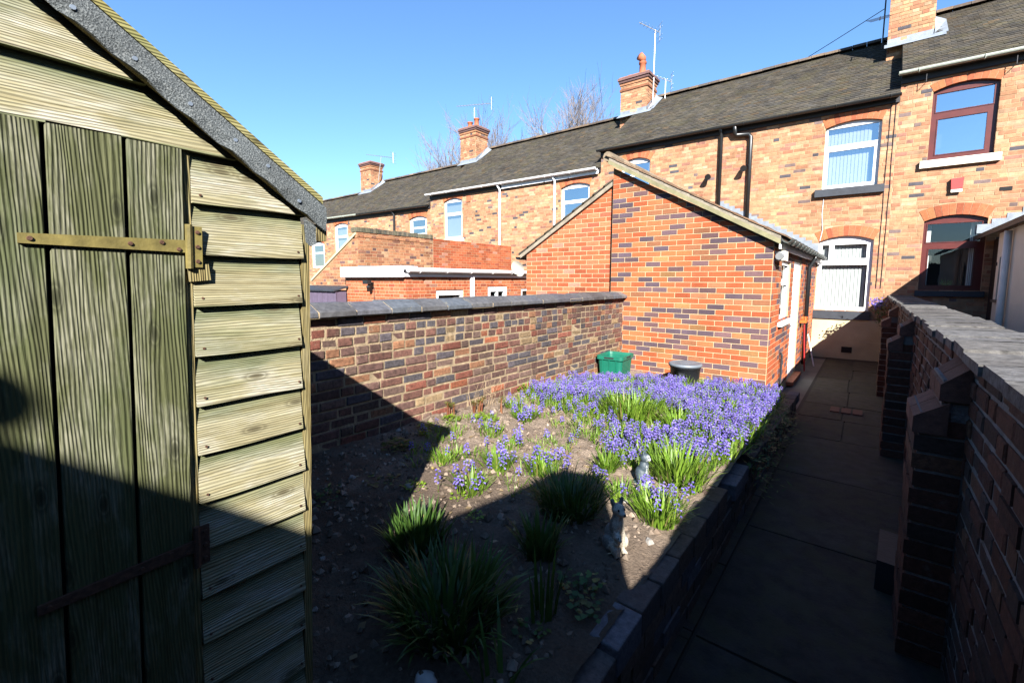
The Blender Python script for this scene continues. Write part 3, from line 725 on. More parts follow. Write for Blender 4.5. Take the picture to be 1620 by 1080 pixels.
# --- right-hand neighbour, maroon windows
hMU = Hole(.75, 1.67, 4.10, 5.42, .10, .15); hML = Hole(.79, 1.69, 1.53, 2.92, .10)
hr, fr_, ror = house('brick terraced house with maroon window frames and pale gutter', .25, 6.9, 5.80, 8.12, [hMU, hML], n_ind=300)
ROOFS[ror.name] = (5.80, 8.12)
window(hr, fr_, hMU, M_['maroon'], M_['glass_sky'], [(.12, .86, .09, .60), (.07, .93, .71, .97)], sill=(M_['sill_cream'], .11, .10, 4.10, 3.96, .08))
wml = window(hr, fr_, hML, M_['maroon'], M_['glass_dim'], [(.12, .86, .08, .60), (.07, .93, .70, .96)], sill=(M_['slate_sill'], .05, .05, 1.53, 1.42, .06))
cu = MB()
for u0, u1 in ((.86, .93), (1.50, 1.60)):
    for k in range(4): cu.box(u0 + k * (u1 - u0) / 4, u0 + (k + .7) * (u1 - u0) / 4, YF + .22, YF + .24, 1.6, 2.9)
cu.build('curtain', M_['white_paint'], wml)
pl = MB()
for k in range(26):
    a = rng.random() * 6.28; pl.tube([(1.22, YF + .24, 1.55), (1.22 + .05 * math.cos(a), YF + .24 + .03 * math.sin(a), 1.66), (1.22 + .10 * math.cos(a), YF + .24 + .06 * math.sin(a), 1.64 + rng.uniform(0, .16))], [.004, .012, .002], 4)
M_['houseplant'] = mat_plain('houseplant', (.10, .26, .05), .5, bmp=0)
pl.build('sill_plant', M_['houseplant'], wml)
gutter(hr, (.20, YF - .20, 5.86), (6.9, YF - .20, 5.78), M_['pale_gutter'], r=.062)
m = MB(); m.prism([(1.12, 3.70), (1.30, 3.71), (1.29, 3.50), (1.21, 3.44), (1.13, 3.50)][::-1], lambda u, z: Vector((u, YF - .006, z)), lambda u, z: Vector((u, YF - .075, z)))
ab = m.build('alarm_box', M_['alarm'], hr, fix=True); m = MB(); m.box(1.13, 1.29, YF - .079, YF - .05, 3.44, 3.49); m.build('alarm_strip', M_['sill_cream'], ab)
m = MB(); m.box(1.80, 1.96, YF - .012, YF - .005, 3.40, 3.47); m.build('air_brick', M_['dark'], hr)
chimney(ror, .37, 6.3, 10.2, w=.80, d=.8, yc=14.55)
for x in (.62, 1.82): MB().tube([(x, YF - .02, 5.62), (x, YF - .16, 5.60), (x, YF - .16, 5.74)], .007, 5).build('gutter_hook', M_['iron'], hr)

# --- left-hand houses stepping down the hill
hA = Hole(-7.84, -6.81, 3.30, 4.60, .11); hB = Hole(-13.2, -12.2, 3.30, 4.72, .11)
h1, f1, ro1 = house('brick terraced house with white gutter, left of the extension roof', -13.95, -6.45, 5.02, 7.42, [hA, hB])
ROOFS[ro1.name] = (5.02, 7.42)
for hh in (hA, hB): window(h1, f1, hh, M_['white_upvc'], M_['glass_sky'], [(.09, .91, .06, .62), (.07, .93, .70, .97)], fw=.06, sill=(M_['sill_cream'], .1, .1, 3.30, 3.18, .06), blind=(9, .9, 0) if hh is hB else None)
gutter(h1, (-14.0, YF - .20, 5.08), (-6.5, YF - .20, 5.02), M_['white_upvc'], r=.07)
m = MB(); m.box(-10.2, -6.5, YF - .10, YF - .06, 4.86, 5.02); m.build('fascia_board', M_['white_upvc'], h1)
for x in (-10.32, -8.05): pipe(h1, [(x, YF - .18, 5.0), (x + .02, YF - .08, 4.86), (x + .02, YF - .06, 4.7), (x, YF - .06, 0.2)], M_['white_upvc'], .042)
m = MB(); m.box(-11.95, -11.75, YF - .03, YF - .004, 4.6, 4.82); m.build('terracotta_vent', M_['terracotta'], h1)
chimney(roc, -6.50, 6.5, 8.42, pots=((-.28, .16), (.12, .50)), cowl=True)
chimney(ro1, -14.0, 6.2, 8.25, pots=((-.22, .34), (.16, .42)), yc=15.0)
hD = Hole(-15.3, -14.2, 3.55, 4.22, .11); hE = Hole(-21.1, -19.9, 2.95, 4.36, .11)
h2, f2, ro2 = house('brick terraced house with half black half white gutter, above the yard walls', -21.9, -13.95, 4.68, 7.02, [hD, hE])
ROOFS[ro2.name] = (4.68, 7.02)
window(h2, f2, hD, M_['white_upvc'], M_['glass_sky'], [(.14, .86, .12, .40), (.12, .88, .52, .93)])
window(h2, f2, hE, M_['white_upvc'], M_['glass_sky'], [(.14, .86, .06, .58), (.12, .88, .66, .94)], blind=(8, .9, 0))
gutter(h2, (-21.95, YF - .20, 4.78), (-18.8, YF - .20, 4.74), M_['pale_gutter'], r=.07); gutter(h2, (-18.8, YF - .20, 4.74), (-13.97, YF - .20, 4.68), M_['black_plastic'], r=.07)
pipe(h2, [(-16.23, YF - .18, 4.66), (-16.23, YF - .06, 4.5), (-16.23, YF - .06, .2)], M_['iron'], .05)
chimney(ro2, -21.6, 6.0, 7.95, pots=(), yc=15.0)
hG = Hole(-23.4, -22.1, 2.35, 3.56, .12)
h3, f3, ro3 = house('brick terraced house lowest on the hill, half hidden by the shed', -30.5, -21.9, 4.05, 6.62, [hG])
ROOFS[ro3.name] = (4.05, 6.62)
window(h3, f3, hG, M_['white_upvc'], M_['glass_sky'], [(.12, .88, .06, .58), (.12, .88, .66, .94)])

# ================================================================== OUR BRICK EXTENSION
ex = empty('brick_extension', (-2.1, 9.5, 0), 'single storey red and purple brick extension with sloping roof', 'extension')
EXR, EXL, EYG = -.978, -3.215, 6.60
SL = .558; zev = 2.20
topz = lambda u: zev + SL * (EXR - u)
fg = Face('-Y', EYG); fs = Face('+X', EXR)
hw = Hole(7.33, 8.25, 1.13, 2.00); hd = Hole(8.62, 9.62, .06, 2.03)
m = MB(); fg.prism(m, [(EXL, -.05), (EXR, -.05), (EXR, zev - .01), (EXL, topz(EXL) - .01)], -.11, 0); m.build('gable_wall', M_['mortar_cream'], ex)
core(ex, fs, EYG + .1105, YF - .004, -.05, zev - .01, [hw, hd], M_['mortar_cream'], thick=.11, name='side_wall')
m = MB(); m.prism([(EXL, -.05), (EXL + .1, -.05), (EXL + .1, topz(EXL + .1) - .02), (EXL, topz(EXL) - .02)], lambda u, z: Vector((u, YF - .01, z)), lambda u, z: Vector((u, EYG + .115, z))); m.build('party_wall', M_['mortar_cream'], ex)
P = lay(EXL, EXR, .115, topz(EXL), .225, .075, .0105, 'stretcher', (), 0, clip=lambda u, z: z - (topz(u) - .012), start=.1125)
Q = lay(EYG - .004, YF - .01, .115, zev - .02, .225, .075, .0105, 'stretcher', [hw, hd], 0, start=.1)
emit(ex, fg, P, RED, 240, proud=.005, depth=.02, irr=.004, ch=.035, wob=.001, seen=lambda c: not (c.x < -3.0 and c.z < 1.5) and c.z > .33)
emit(ex, fs, Q, RED, 60, proud=.005, depth=.02, irr=.004, ch=.035, wob=.001, seen=lambda c: c.z > .3)
# roof: sheet, tiles, painted verge board, mortar fillet
def slope_slab(mb, x0, x1, y0, y1, d0, d1):    # slab following the roof slope, d measured square up from topz
    mb.prism([(x0, topz(x0) + d0), (x1, topz(x1) + d0), (x1, topz(x1) + d1), (x0, topz(x0) + d1)], lambda u, z: Vector((u, y1, z)), lambda u, z: Vector((u, y0, z)))
XE, XR_ = -.885, -3.27
m = MB(); slope_slab(m, XR_, XE, EYG - .083, YF - .006, .045, .115); ro = m.build('roof', M_['iron'], ex)
m = MB(); n = 13; dx = (XE + .04 - XR_) / n
for i in range(n):
    k = EYG - .115
    xa, xb = XE + .04 - i * dx, XE + .04 - (i + 1.25) * dx
    while k < YF - .02:
        e = min(k + .33, YF - .02); j = rng.uniform(-.004, .004)
        m.prism([(xb, topz(xb) + .118), (xa, topz(xa) + .128 + j), (xa, topz(xa) + .150 + j), (xb, topz(xb) + .122)], lambda u, z: Vector((u, e - .002, z)), lambda u, z: Vector((u, k + .002, z))); k = e
m.build('roof_tile', mat_random('concrete_tile', [(0, (.28, .17, .10)), (.4, (.33, .21, .13)), (.7, (.25, .17, .11))], True, mottle=.35), ro, kind='stuff')
m = MB(); slope_slab(m, XR_ + .01, XE - .01, EYG - .105, EYG - .084, .012, .072); m.build('verge_board', M_['barge'], ro)
m = MB(); slope_slab(m, XR_ + .02, XE - .01, EYG - .10, EYG - .0835, .0722, .117); m.build('verge_mortar', M_['verge_mortar'], ro)
m = MB(); slope_slab(m, XR_ + .03, XE - .03, EYG - .083, EYG - .001, .03, .0445); m.build('soffit', M_['iron'], ro)
m = MB()
k = EYG - .08
while k < YF - .1:
    e = min(k + .45, YF - .03); m.tube([(XR_ - .02, k + .004, topz(XR_) + .13), (XR_ - .02, e - .004, topz(XR_) + .13)], .075, 10); k = e
m.build('ridge_tile', mat_random('extension_ridge', [(0, (.30, .22, .15)), (.5, (.36, .28, .19))], True), ro, kind='stuff')
m = MB(); m.box(XE - .03, XE - .005, EYG - .05, YF - .02, zev - .09, zev + .06); m.build('fascia', M_['white_paint'], ex)
gutter(ex, (XE + .055, EYG - .085, zev + .035), (XE + .055, YF - .05, zev + .045), M_['grey_plastic'], r=.058, out=Vector((1, 0, 0)), brackets=.42)
window(ex, fs, hw, M_['white_upvc'], M_['glass'], [(.10, .90, .08, .60), (.10, .90, .70, .93)], recess=.03, sill=(M_['white_upvc'], .06, .06, 1.13, 1.07, .06))
m = MB(); fs.box(m, 8.62, 9.62, .06, 2.03, -.06, -.02); dr = m.build('door', M_['white_upvc'], ex)
m = MB()
for a, b, c, d in ((8.78, 9.46, .25, .95), (8.78, 9.46, 1.08, 1.88)): fs.box(m, a, b, c, d, -.02, -.008)
m.build('door_panel', M_['white_upvc'], dr)
m = MB(); m.tube([(EXR + .0, 8.72, 1.02), (EXR + .05, 8.72, 1.02), (EXR + .05, 8.86, 1.02)], .011, 6); m.build('door_handle', M_['steel'], dr)
m = MB(); fs.box(m, 8.55, 9.7, .0, .058, -.05, .10); m.build('door_step', M_['terracotta'], ex)
pipe(ex, [(XE + .05, 10.35, zev), (XE + .05, 10.35, zev - .06), (EXR + .06, 10.35, zev - .22), (EXR + .06, 10.35, .1)], M_['black_plastic'], .038)
m = MB(); m.box(EXR + .006, EXR + .12, 6.66, 6.94, 1.97, 2.09); lb = m.build('bulkhead_light', M_['sill_cream'], ex)
m = MB(); m.tube([(EXR + .065, 6.64, 2.03), (EXR + .065, 6.60, 2.02)], [.055, .045], 12); m.build('light_lens', M_['steel'], lb)
m = MB(); m.tube([(EXR + .035, 7.62, .02), (EXR + .035, 7.62, .62), (EXR + .02, 7.62, .66)], .018, 6); m.build('boundary_pipe', M_['iron'], ex)
# broom and pole leaning by the door
br = empty('broom', (-.90, 10.15, 0), 'red handled broom with orange head leaning upside down by the door', 'broom')
MB().tube([(-.87, 10.15, .0), (-.91, 10.02, .94)], .013, 8).build('handle', M_['red_pipe'], br)
m = MB(); m.box(-.97, -.87, 9.88, 10.14, .94, .99); hd_ = m.build('head', M_['orange_cap'], br)
m = MB()
for k in range(24): x, y = -.96 + rng.random() * .08, 9.89 + rng.random() * .24; m.tube([(x, y, .99), (x + rng.uniform(-.015, .015), y, 1.05)], .004, 3)
m.build('bristles', M_['orange_cap'], hd_)
pl_ = MB(); pl_.tube([(-.78, 10.9, .0), (-.93, 11.1, .62)], .012, 7)
tag(pl_.build('pole', M_['white_paint']), 'pale thin pole leaning against the extension beside the cream wall', 'pole')

# ================================================================== NEIGHBOUR'S ORANGE EXTENSION
nx_ = empty('orange_extension', (-4.1, 9.5, 0), 'plain orange brick extension behind the garden wall, roof sloping left', 'extension')
NL, NR, NY = -4.95, -3.225, 6.70; nslope = .593; ntop = lambda u: 3.20 - nslope * (-3.225 - u)
fn = Face('-Y', NY)
m = MB(); fn.prism(m, [(NL, -.05), (NR, -.05), (NR, ntop(NR) - .01), (NL, ntop(NL) - .01)], -5.68, 0); m.build('wall', M_['mortar_cream'], nx_)
emit(nx_, fn, lay(NL, NR, .1, 3.3, .225, .075, .010, 'stretcher', (), 0, clip=lambda u, z: z - ntop(u) + .012), ORANGE, 180, proud=.004, depth=.02, irr=.004, ch=.035, wob=.001, seen=lambda c: c.z > 1.55)
m = MB(); m.prism([(NR, ntop(NR) + .0), (NL - .12, ntop(NL - .12)), (NL - .12, ntop(NL - .12) + .07), (NR, ntop(NR) + .07)], lambda u, z: Vector((u, NY - .05, z)), lambda u, z: Vector((u, YF - .01, z))); rn_ = m.build('roof', M_['verge_mortar'], nx_, fix=True)
m = MB(); n = 10
for i in range(n):
    xa = NL - .14 + (NR - NL + .14) * i / n; xb = xa + (NR - NL) / n * 1.3
    xb = min(xb, NR); k = NY - .07
    while k < YF - .05:
        e = min(k + .33, YF - .05); m.prism([(xa, ntop(xa) + .075), (xb, ntop(xb) + .072), (xb, ntop(xb) + .09), (xa, ntop(xa) + .11)], lambda u, z: Vector((u, e, z)), lambda u, z: Vector((u, k + .003, z))); k = e
m.build('roof_tile', TILE, rn_, kind='stuff')
gutter(nx_, (NL - .16, NY - .06, 2.14), (NL - .16, YF - .1, 2.14), M_['black_plastic'], out=Vector((1, 0, 0)))
# satellite dish on its corner
sd = empty('satellite_dish', (-4.98, 6.66, 1.95), 'small pale satellite dish on the corner of the orange extension', 'satellite dish')
Md = Matrix.Rotation(R(115), 3, 'X') @ Matrix.Rotation(R(0), 3, 'Z')
m = MB()
for j in range(5):
    for k in range(16):
        rr = .14 * j / 4; a = 2 * math.pi * k / 16; p = Md @ Vector((rr * math.cos(a), rr * math.sin(a) * 1.1, rr * rr * 1.4)); m.v.append((-5.02 + p.x, 6.55 + p.y, 1.93 + p.z))
for j in range(4):
    for k in range(16): m.f.append((j * 16 + k, j * 16 + (k + 1) % 16, (j + 1) * 16 + (k + 1) % 16, (j + 1) * 16 + k))
m.build('dish', M_['sill_cream'], sd, smooth=True)
MB().tube([(-4.97, 6.70, 2.0), (-5.0, 6.62, 1.98), (-5.02, 6.56, 1.93)], .014, 6).build('bracket', M_['iron'], sd)
MB().tube([(-5.02, 6.53, 1.80), (-5.03, 6.36, 1.84)], .008, 5).build('arm', M_['iron'], sd)

# ================================================================== YARD BUILDINGS BEYOND THE WALL
fe = empty('flat_roof_extension', (-8.9, 9, 0), 'low orange brick extension with flat roof, white fascia and gutter', 'extension')
ff, fx = Face('-Y', 6.20), Face('+X', -7.80)
hx1 = Hole(7.06, 7.95, .75, 1.49); hx2 = Hole(8.86, 9.65, .75, 1.58); hx3 = Hole(10.3, 10.95, .8, 1.50)
m = MB(); ff.box(m, -10.1, -7.80, -.05, 1.85, -.1, 0); m.build('front_wall', M_['mortar_cream'], fe)
core(fe, fx, 6.3005, 12.38, -.05, 1.85, [hx1, hx2, hx3], M_['mortar_cream'], thick=.1, name='side_wall')
emit(fe, ff, lay(-10.1, -7.796, .05, 1.84, .225, .075, .010, 'flemish'), ORANGE, 90, proud=.004, depth=.02, irr=.004, seen=lambda c: c.z > 1.35)
emit(fe, fx, lay(6.196, 12.38, .05, 1.84, .225, .075, .010, 'flemish', [hx1, hx2, hx3]), ORANGE, 120, proud=.004, depth=.02, irr=.004, seen=lambda c: c.z > 1.35 and c.y < 10.5)
window(fe, fx, hx1, M_['white_upvc'], M_['glass_dim'], [(.09, .91, .1, .82)], recess=.02, room=False)
window(fe, fx, hx2, M_['white_upvc'], M_['glass_dim'], [(.14, .46, .1, .80), (.54, .86, .1, .80)], recess=.02, room=False)
window(fe, fx, hx3, M_['white_upvc'], M_['glass_dim'], [(.1, .9, .1, .88)], recess=.02, room=False)
m = MB(); m.box(-9.7, -7.95, 6.35, 12.3, -.05, 1.7); m.build('inside', M_['dark'], fe)
m = MB(); m.box(-10.12, -7.72, 6.12, 12.38, 1.86, 1.93); m.build('roof', M_['iron'], fe)
m = MB(); m.box(-10.14, -7.78, 6.08, 6.115, 1.77, 2.01); m.box(-7.80, -7.765, 6.116, 6.5, 1.77, 2.005); m.build('fascia', M_['white_upvc'], fe)
m = MB(); m.box(-7.79, -7.735, 6.12, 12.38, 1.78, 1.98); m.build('side_fascia', M_['white_upvc'], fe)
gutter(fe, (-7.66, 6.16, 1.93), (-7.66, 12.3, 1.95), M_['white_upvc'], r=.065, out=Vector((1, 0, 0)), brackets=.8)
m = MB(); m.box(-7.78, -7.72, 8.17, 8.27, .1, 1.80); m.build('downpipe', M_['white_upvc'], fe)
m = MB(); m.box(-9.02, -8.94, 6.15, 6.19, 1.58, 1.66); m.tube([(-8.98, 6.16, 1.62), (-8.96, 6.06, 1.60)], .02, 6); m.box(-9.05, -8.86, 5.97, 6.07, 1.61, 1.70); m.ball((-8.93, 6.04, 1.55), .05); m.tube([(-8.93, 6.185, 1.55), (-8.93, 6.185, 1.1)], .008, 4)
m.build('floodlight', M_['black_plastic'], fe)

ow = empty('outrigger_wing', (-10.8, 9.4, 0), 'old brick rear wing with raking gable, mossy coping and parapet', 'building')
fo, fo2 = Face('-Y', 6.33), Face('+X', -9.75)
rake = lambda u: 2.78 + (u + 9.80) * .515
m = MB(); fo.prism(m, [(-11.95, -.05), (-9.75, -.05), (-9.75, 2.78), (-9.80, 2.78), (-11.95, rake(-11.95))], -6.0, 0); m.build('wall', M_['mortar_buff'], ow)
m = MB(); m.box(-9.97, -9.75, 6.33, 8.72, 2.7, 2.86); m.box(-9.97, -9.752, 8.73, 12.38, 2.7, 2.88); m.build('parapet', M_['mortar_buff'], ow)
emit(ow, fo, lay(-11.95, -9.746, 1.2, 2.85, .23, .0755, .012, 'flemish', (), .03, clip=lambda u, z: z - rake(u) + .02 if u < -9.8 else z - 2.86), YARD, 100, proud=.004, depth=.02, irr=.01, wob=.002, seen=lambda c: c.z > 1.5)
emit(ow, fo2, lay(6.326, 8.72, 1.9, 2.86, .23, .0755, .012, 'flemish', (), .03), YARD, 150, proud=.004, depth=.02, irr=.01, wob=.002, seen=lambda c: c.z > 2.0)
emit(ow, fo2, lay(8.735, 12.3, 1.9, 2.88, .225, .075, .010, 'stretcher', (), .01), ORANGE, 100, proud=.004, depth=.02, irr=.004, seen=lambda c: c.z > 2.0)
k = 6.30
mc_ = mat_random('mossy_coping', [(0, (.16, .15, .10)), (.4, (.20, .17, .12)), (.7, (.13, .125, .10))], False, mottle=.4)
while k < 8.7:
    m = MB(); j = rng.uniform(-.01, .01); m.box(-9.99, -9.73 + j * .5, k + .006, k + .072, 2.862, 2.97 + j); m.build('coping_brick', mc_, ow); k += .078
m = MB(); m.prism([(-9.80, 2.79), (-11.98, rake(-11.98) + .01), (-11.98, rake(-11.98) + .07), (-9.80, 2.85)], lambda u, z: Vector((u, 6.30, z)), lambda u, z: Vector((u, 6.52, z))); m.build('verge', M_['cream_paint'], ow, fix=True)
m = MB(); m.prism([(-9.80, 2.74), (-12.1, rake(-12.1) - .04), (-12.1, rake(-12.1) + .02), (-9.80, 2.79)], lambda u, z: Vector((u, 6.53, z)), lambda u, z: Vector((u, 12.38, z))); m.build('roof', TILE, ow, fix=True)
m = MB(); m.box(-9.73, -9.70, 6.3, 12.3, 1.94, 2.05); m.build('lead_upstand', M_['lead'], ow)
ps = empty('purple_shed', (-10.9, 5.9, 0), 'small purple boarded store with slate lid behind the garden wall', 'store')
for k in range(14):
    x = -11.75 + k * .125; m = MB(); m.box(x + .003, x + .119, 5.86 + (k % 2) * .004, 5.88, 0, 1.42); m.build('board', M_['purple_boards'], ps)
m = MB(); m.box(-11.74, -10.02, 5.885, 6.15, 0, 1.42); m.build('carcass', M_['purple_boards'], ps)
m = MB(); m.prism([(5.80, 1.43), (6.18, 1.52), (6.18, 1.56), (5.80, 1.465)], lambda u, z: Vector((-11.85, u, z)), lambda u, z: Vector((-9.98, u, z))); m.build('lid', M_['slate_sill'], ps, fix=True)

# ================================================================== RIGHT-HAND LEAN-TO
lt = empty('white_lean_to', (2.4, 9, 0), 'white painted lean-to with narrow window against the maroon windowed house', 'lean-to')
fl_ = Face('-X', 1.66); hl = Hole(10.45, 10.85, 1.42, 2.12)
core(lt, fl_, 6.0, 11.05, -.05, 2.52, [hl], M_['render_white'], thick=.12)
m = MB(); m.box(1.66, 1.80, 11.05, 11.07, 0, 2.5); m.box(1.80, 1.9, 11.07, YF - .005, 0, 2.5); m.build('recess_wall', PATHWALL[1], lt)
m = MB(); m.box(1.9, 4.5, 6.0, 6.1, 0, 2.5); m.build('end_wall', M_['render_white'], lt)
window(lt, fl_, hl, M_['iron'], M_['glass_dim'], [(.12, .88, .06, .94)], recess=.02, sill=(M_['slate_sill'], .05, .05, 1.42, 1.38, .05))
m = MB(); m.prism([(1.52, 2.50), (4.6, 4.0), (4.6, 4.08), (1.52, 2.58)], lambda u, z: Vector((u, 5.9, z)), lambda u, z: Vector((u, YF - .005, z))); rl = m.build('roof', M_['iron'], lt, fix=True)
fl2 = MB()
for k in range(16): x = 1.55 + k * .19; z = 2.62 + (x - 1.52) * .487; fl2.box(x, x + .21, YF - .016 - .001 * (k % 2), YF - .005, z, z + .17)
fl2.build('stepped_flashing', M_['lead'], rl)
pipe(lt, [(1.60, 10.05, 2.48), (1.60, 10.05, .05)], M_['white_paint'], .045)
m = MB(); m.box(1.645, 1.658, 10.98, 11.02, 1.98, 2.04); m.build('bell_push', M_['iron'], lt)

# ================================================================== GARDEN WALL ON THE LEFT
gw = empty('garden_wall', (-3.12, 3, .4), 'old brown and purple brick garden wall with blue-grey coping', 'wall')
fw_ = Face('+X', -3.0)
m = MB(); m.box(-3.23, -3.0, -2.3, 6.595, -.05, 1.435); m.build('mortar', M_['mortar_old'], gw)
emit(gw, fw_, lay(-2.3, 6.595, .39, 1.435, .226, .0746, .0145, 'old', (), .08), OLDWALL, 300, proud=.006, depth=.024, irr=.06, ch=.11, wob=.006, seen=lambda c: c.y > 1.4 and c.z > .42)
k = -2.3; i = 0
while k < 6.5:
    e = k + .30 + rng.uniform(-.012, .012); j = rng.uniform(-.006, .006); y0, y1 = k + .007, e - .007
    if e > 6.45: y1 = 6.59
    m = MB(); dx = rng.uniform(-.006, .006)
    P = [(-3.29, 1.437), (-2.935 + dx, 1.437), (-2.925 + dx, 1.445), (-2.925 + dx, 1.476 + j), (-2.94 + dx, 1.488 + j), (-3.05, 1.535 + j), (-3.18, 1.535 + j), (-3.28, 1.49 + j), (-3.29, 1.475)]
    sk = rng.uniform(-.004, .004)
    m.prism(P, lambda u, z: Vector((u, y1 + sk, z)), lambda u, z: Vector((u, y0, z))); m.build('coping_brick', BLUECOPE, gw); k = e; i += 1
    if e > 6.45: break
m = MB(); m.prism([(-3.27, 1.436), (-2.938, 1.4365), (-2.932, 1.474), (-3.05, 1.527), (-3.18, 1.527), (-3.27, 1.485)], lambda u, z: Vector((u, 6.588, z)), lambda u, z: Vector((u, -2.3, z))); m.build('coping_mortar', M_['mortar_cream'], gw)

# ================================================================== PATH WALL ON THE RIGHT
pw = empty('path_wall', (.5, 5, 0), 'dark brick path wall with flat stone coping and buttresses', 'wall')
XW = .365; fp = Face('-X', XW)
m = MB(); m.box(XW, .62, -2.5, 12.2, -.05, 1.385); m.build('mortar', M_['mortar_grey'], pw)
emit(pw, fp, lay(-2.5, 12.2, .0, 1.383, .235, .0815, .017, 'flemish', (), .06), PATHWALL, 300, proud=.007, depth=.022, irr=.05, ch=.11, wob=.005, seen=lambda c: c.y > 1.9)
k = -2.5
while k < 12.15:     # coping stones
    e = min(k + rng.uniform(.26, .40), 12.2); m = MB(); a, b = k + .006, e - .006; d = [rng.uniform(-.012, .012) for _ in range(4)]; zt = 1.43 + rng.uniform(-.007, .006); tl = [rng.uniform(-.005, .005) for _ in range(4)]
    V = [(.315 + d[0], a), (.50, a), (.665 + d[1], a), (.665 + d[2], b), (.50, b), (.315 + d[3], b)]
    m.prism(V[::-1] if False else V, lambda u, v: Vector((u, v, 1.386)), lambda u, v: Vector((u, v, zt + .006 * (u > .4) + tl[0] * (v - a) * 3)))
    m.build('coping_stone', STONECOPE, pw); k = e
m = MB(); m.box(.335, .645, -2.5, 12.19, 1.3855, 1.420); m.build('coping_mortar', M_['mortar_cream'], pw)
# buttresses with stepped sloping caps
bcap = mat_random('buttress_cap', [(0, (.20, .10, .075)), (.5, (.24, .13, .09)), (.8, (.17, .10, .085))], False, mottle=.35, bmp=.8)
def buttress(y0, y1, x0, zl, zu):
    b = MB(); b.box(x0 + .012, XW + .01, y0 + .01, y1 - .01, 0, zl + .02); b.box(x0 + .075, XW + .01, y0 + .012, y1 - .012, zl, zu + .02)
    bo = b.build('buttress', M_['mortar_grey'], pw)
    n = int(round((zl) / .0815)); h = zl / n
    for i in range(n):
        q = MB(); w_ = rng.uniform(-.006, .006)
        if i % 2: q.box(x0 + w_, XW - .01, y0 + rng.uniform(0, .005), (y0 + y1) / 2 - .007, i * h + .008, (i + 1) * h - .006); q.box(x0 + w_, XW - .01, (y0 + y1) / 2 + .007, y1, i * h + .008, (i + 1) * h - .006)
        else: q.box(x0 + w_, XW - .01, y0 + rng.uniform(0, .005), y1, i * h + .008, (i + 1) * h - .006)
        q.build('brick', PATHWALL[0], bo)
    for (xa, xb, z0, rise) in ((x0 - .012, x0 + .10, zl, .075), (x0 + .065, XW - .004, zu, .085)):
        for (ya, yb) in ((y0 - .006, (y0 + y1) / 2 - .005), ((y0 + y1) / 2 + .005, y1 + .004)):
            q = MB(); q.prism([(xa, z0 - .07), (xb, z0 - .07), (xb, z0 + rise), (xa, z0 + .0)], lambda u, z: Vector((u, yb, z)), lambda u, z: Vector((u, ya, z))); q.build('cap_brick', bcap, bo)
buttress(2.60, 2.98, .20, 1.12, 1.27)
buttress(5.60, 5.98, .19, 1.12, 1.27)
buttress(8.55, 8.92, .19, 1.12, 1.27)
# black footing block and plants by the wall
m = MB()
m.prism([(.13, 3.10), (.27, 3.08), (.29, 3.50), (.15, 3.52)], lambda u, v: Vector((u, v, 0)), lambda u, v: Vector((u * .98 + .004, v, .17 + .01 * math.sin(v * 9))))
tag(m.build('stone_block', M_['iron']), 'low black block standing on the path beside the buttress', 'block')

# ================================================================== BRICK EDGE OF THE BED
ke = empty('bed_edging', (-.65, 3, 0), 'low brick retaining edge of the flower bed along the path', 'edging wall')
m = MB(); m.box(-.72, -.632, -2.3, 6.55, -.04, .30); m.build('mortar', M_['mortar_grey'], ke)
for r_ in range(4):
    k = -2.3 + (r_ % 2) * .11
    while k < 6.4:
        e = k + .225; j = rng.uniform(-.006, .006); m = MB()
        if k > -.4:
            m.box(-.725, -.612 + j, k + .006, min(e, 6.5) - .006, .006 + r_ * .078, .078 + r_ * .078); m.build('brick', KERB, ke)
        k = e
tops = []
k = .55
def top_z(y): return .415 + (.0 if y < 1.42 else .022) - (.06 if y > 2.85 else 0) - .05 * max(0, min(1, (y - 3.6) / 2))
while k < 6.45:
    e = k + (.26 if k < 1.3 else .215) + rng.uniform(-.01, .012); z = top_z(k + .1); a = rng.uniform(-.02, .02)
    if 2.85 < k < 2.95 or 3.5 < k < 3.7: k = e; continue
    c = Vector((-.655 + rng.uniform(-.006, .006), (k + e) / 2, z - .055)); U = Vector((math.cos(a), math.sin(a), rng.uniform(-.03, .03))); V = Vector((-math.sin(a), math.cos(a), rng.uniform(-.02, .02)))
    m = MB(); m.obox(c, U * .058, V * ((e - k) / 2 - .005), Vector((0, 0, .0545))); o = m.build('edge_brick', KERB, ke)
    bm_ = o.modifiers.new('bevel', 'BEVEL'); bm_.width = .006; bm_.segments = 2; k = e

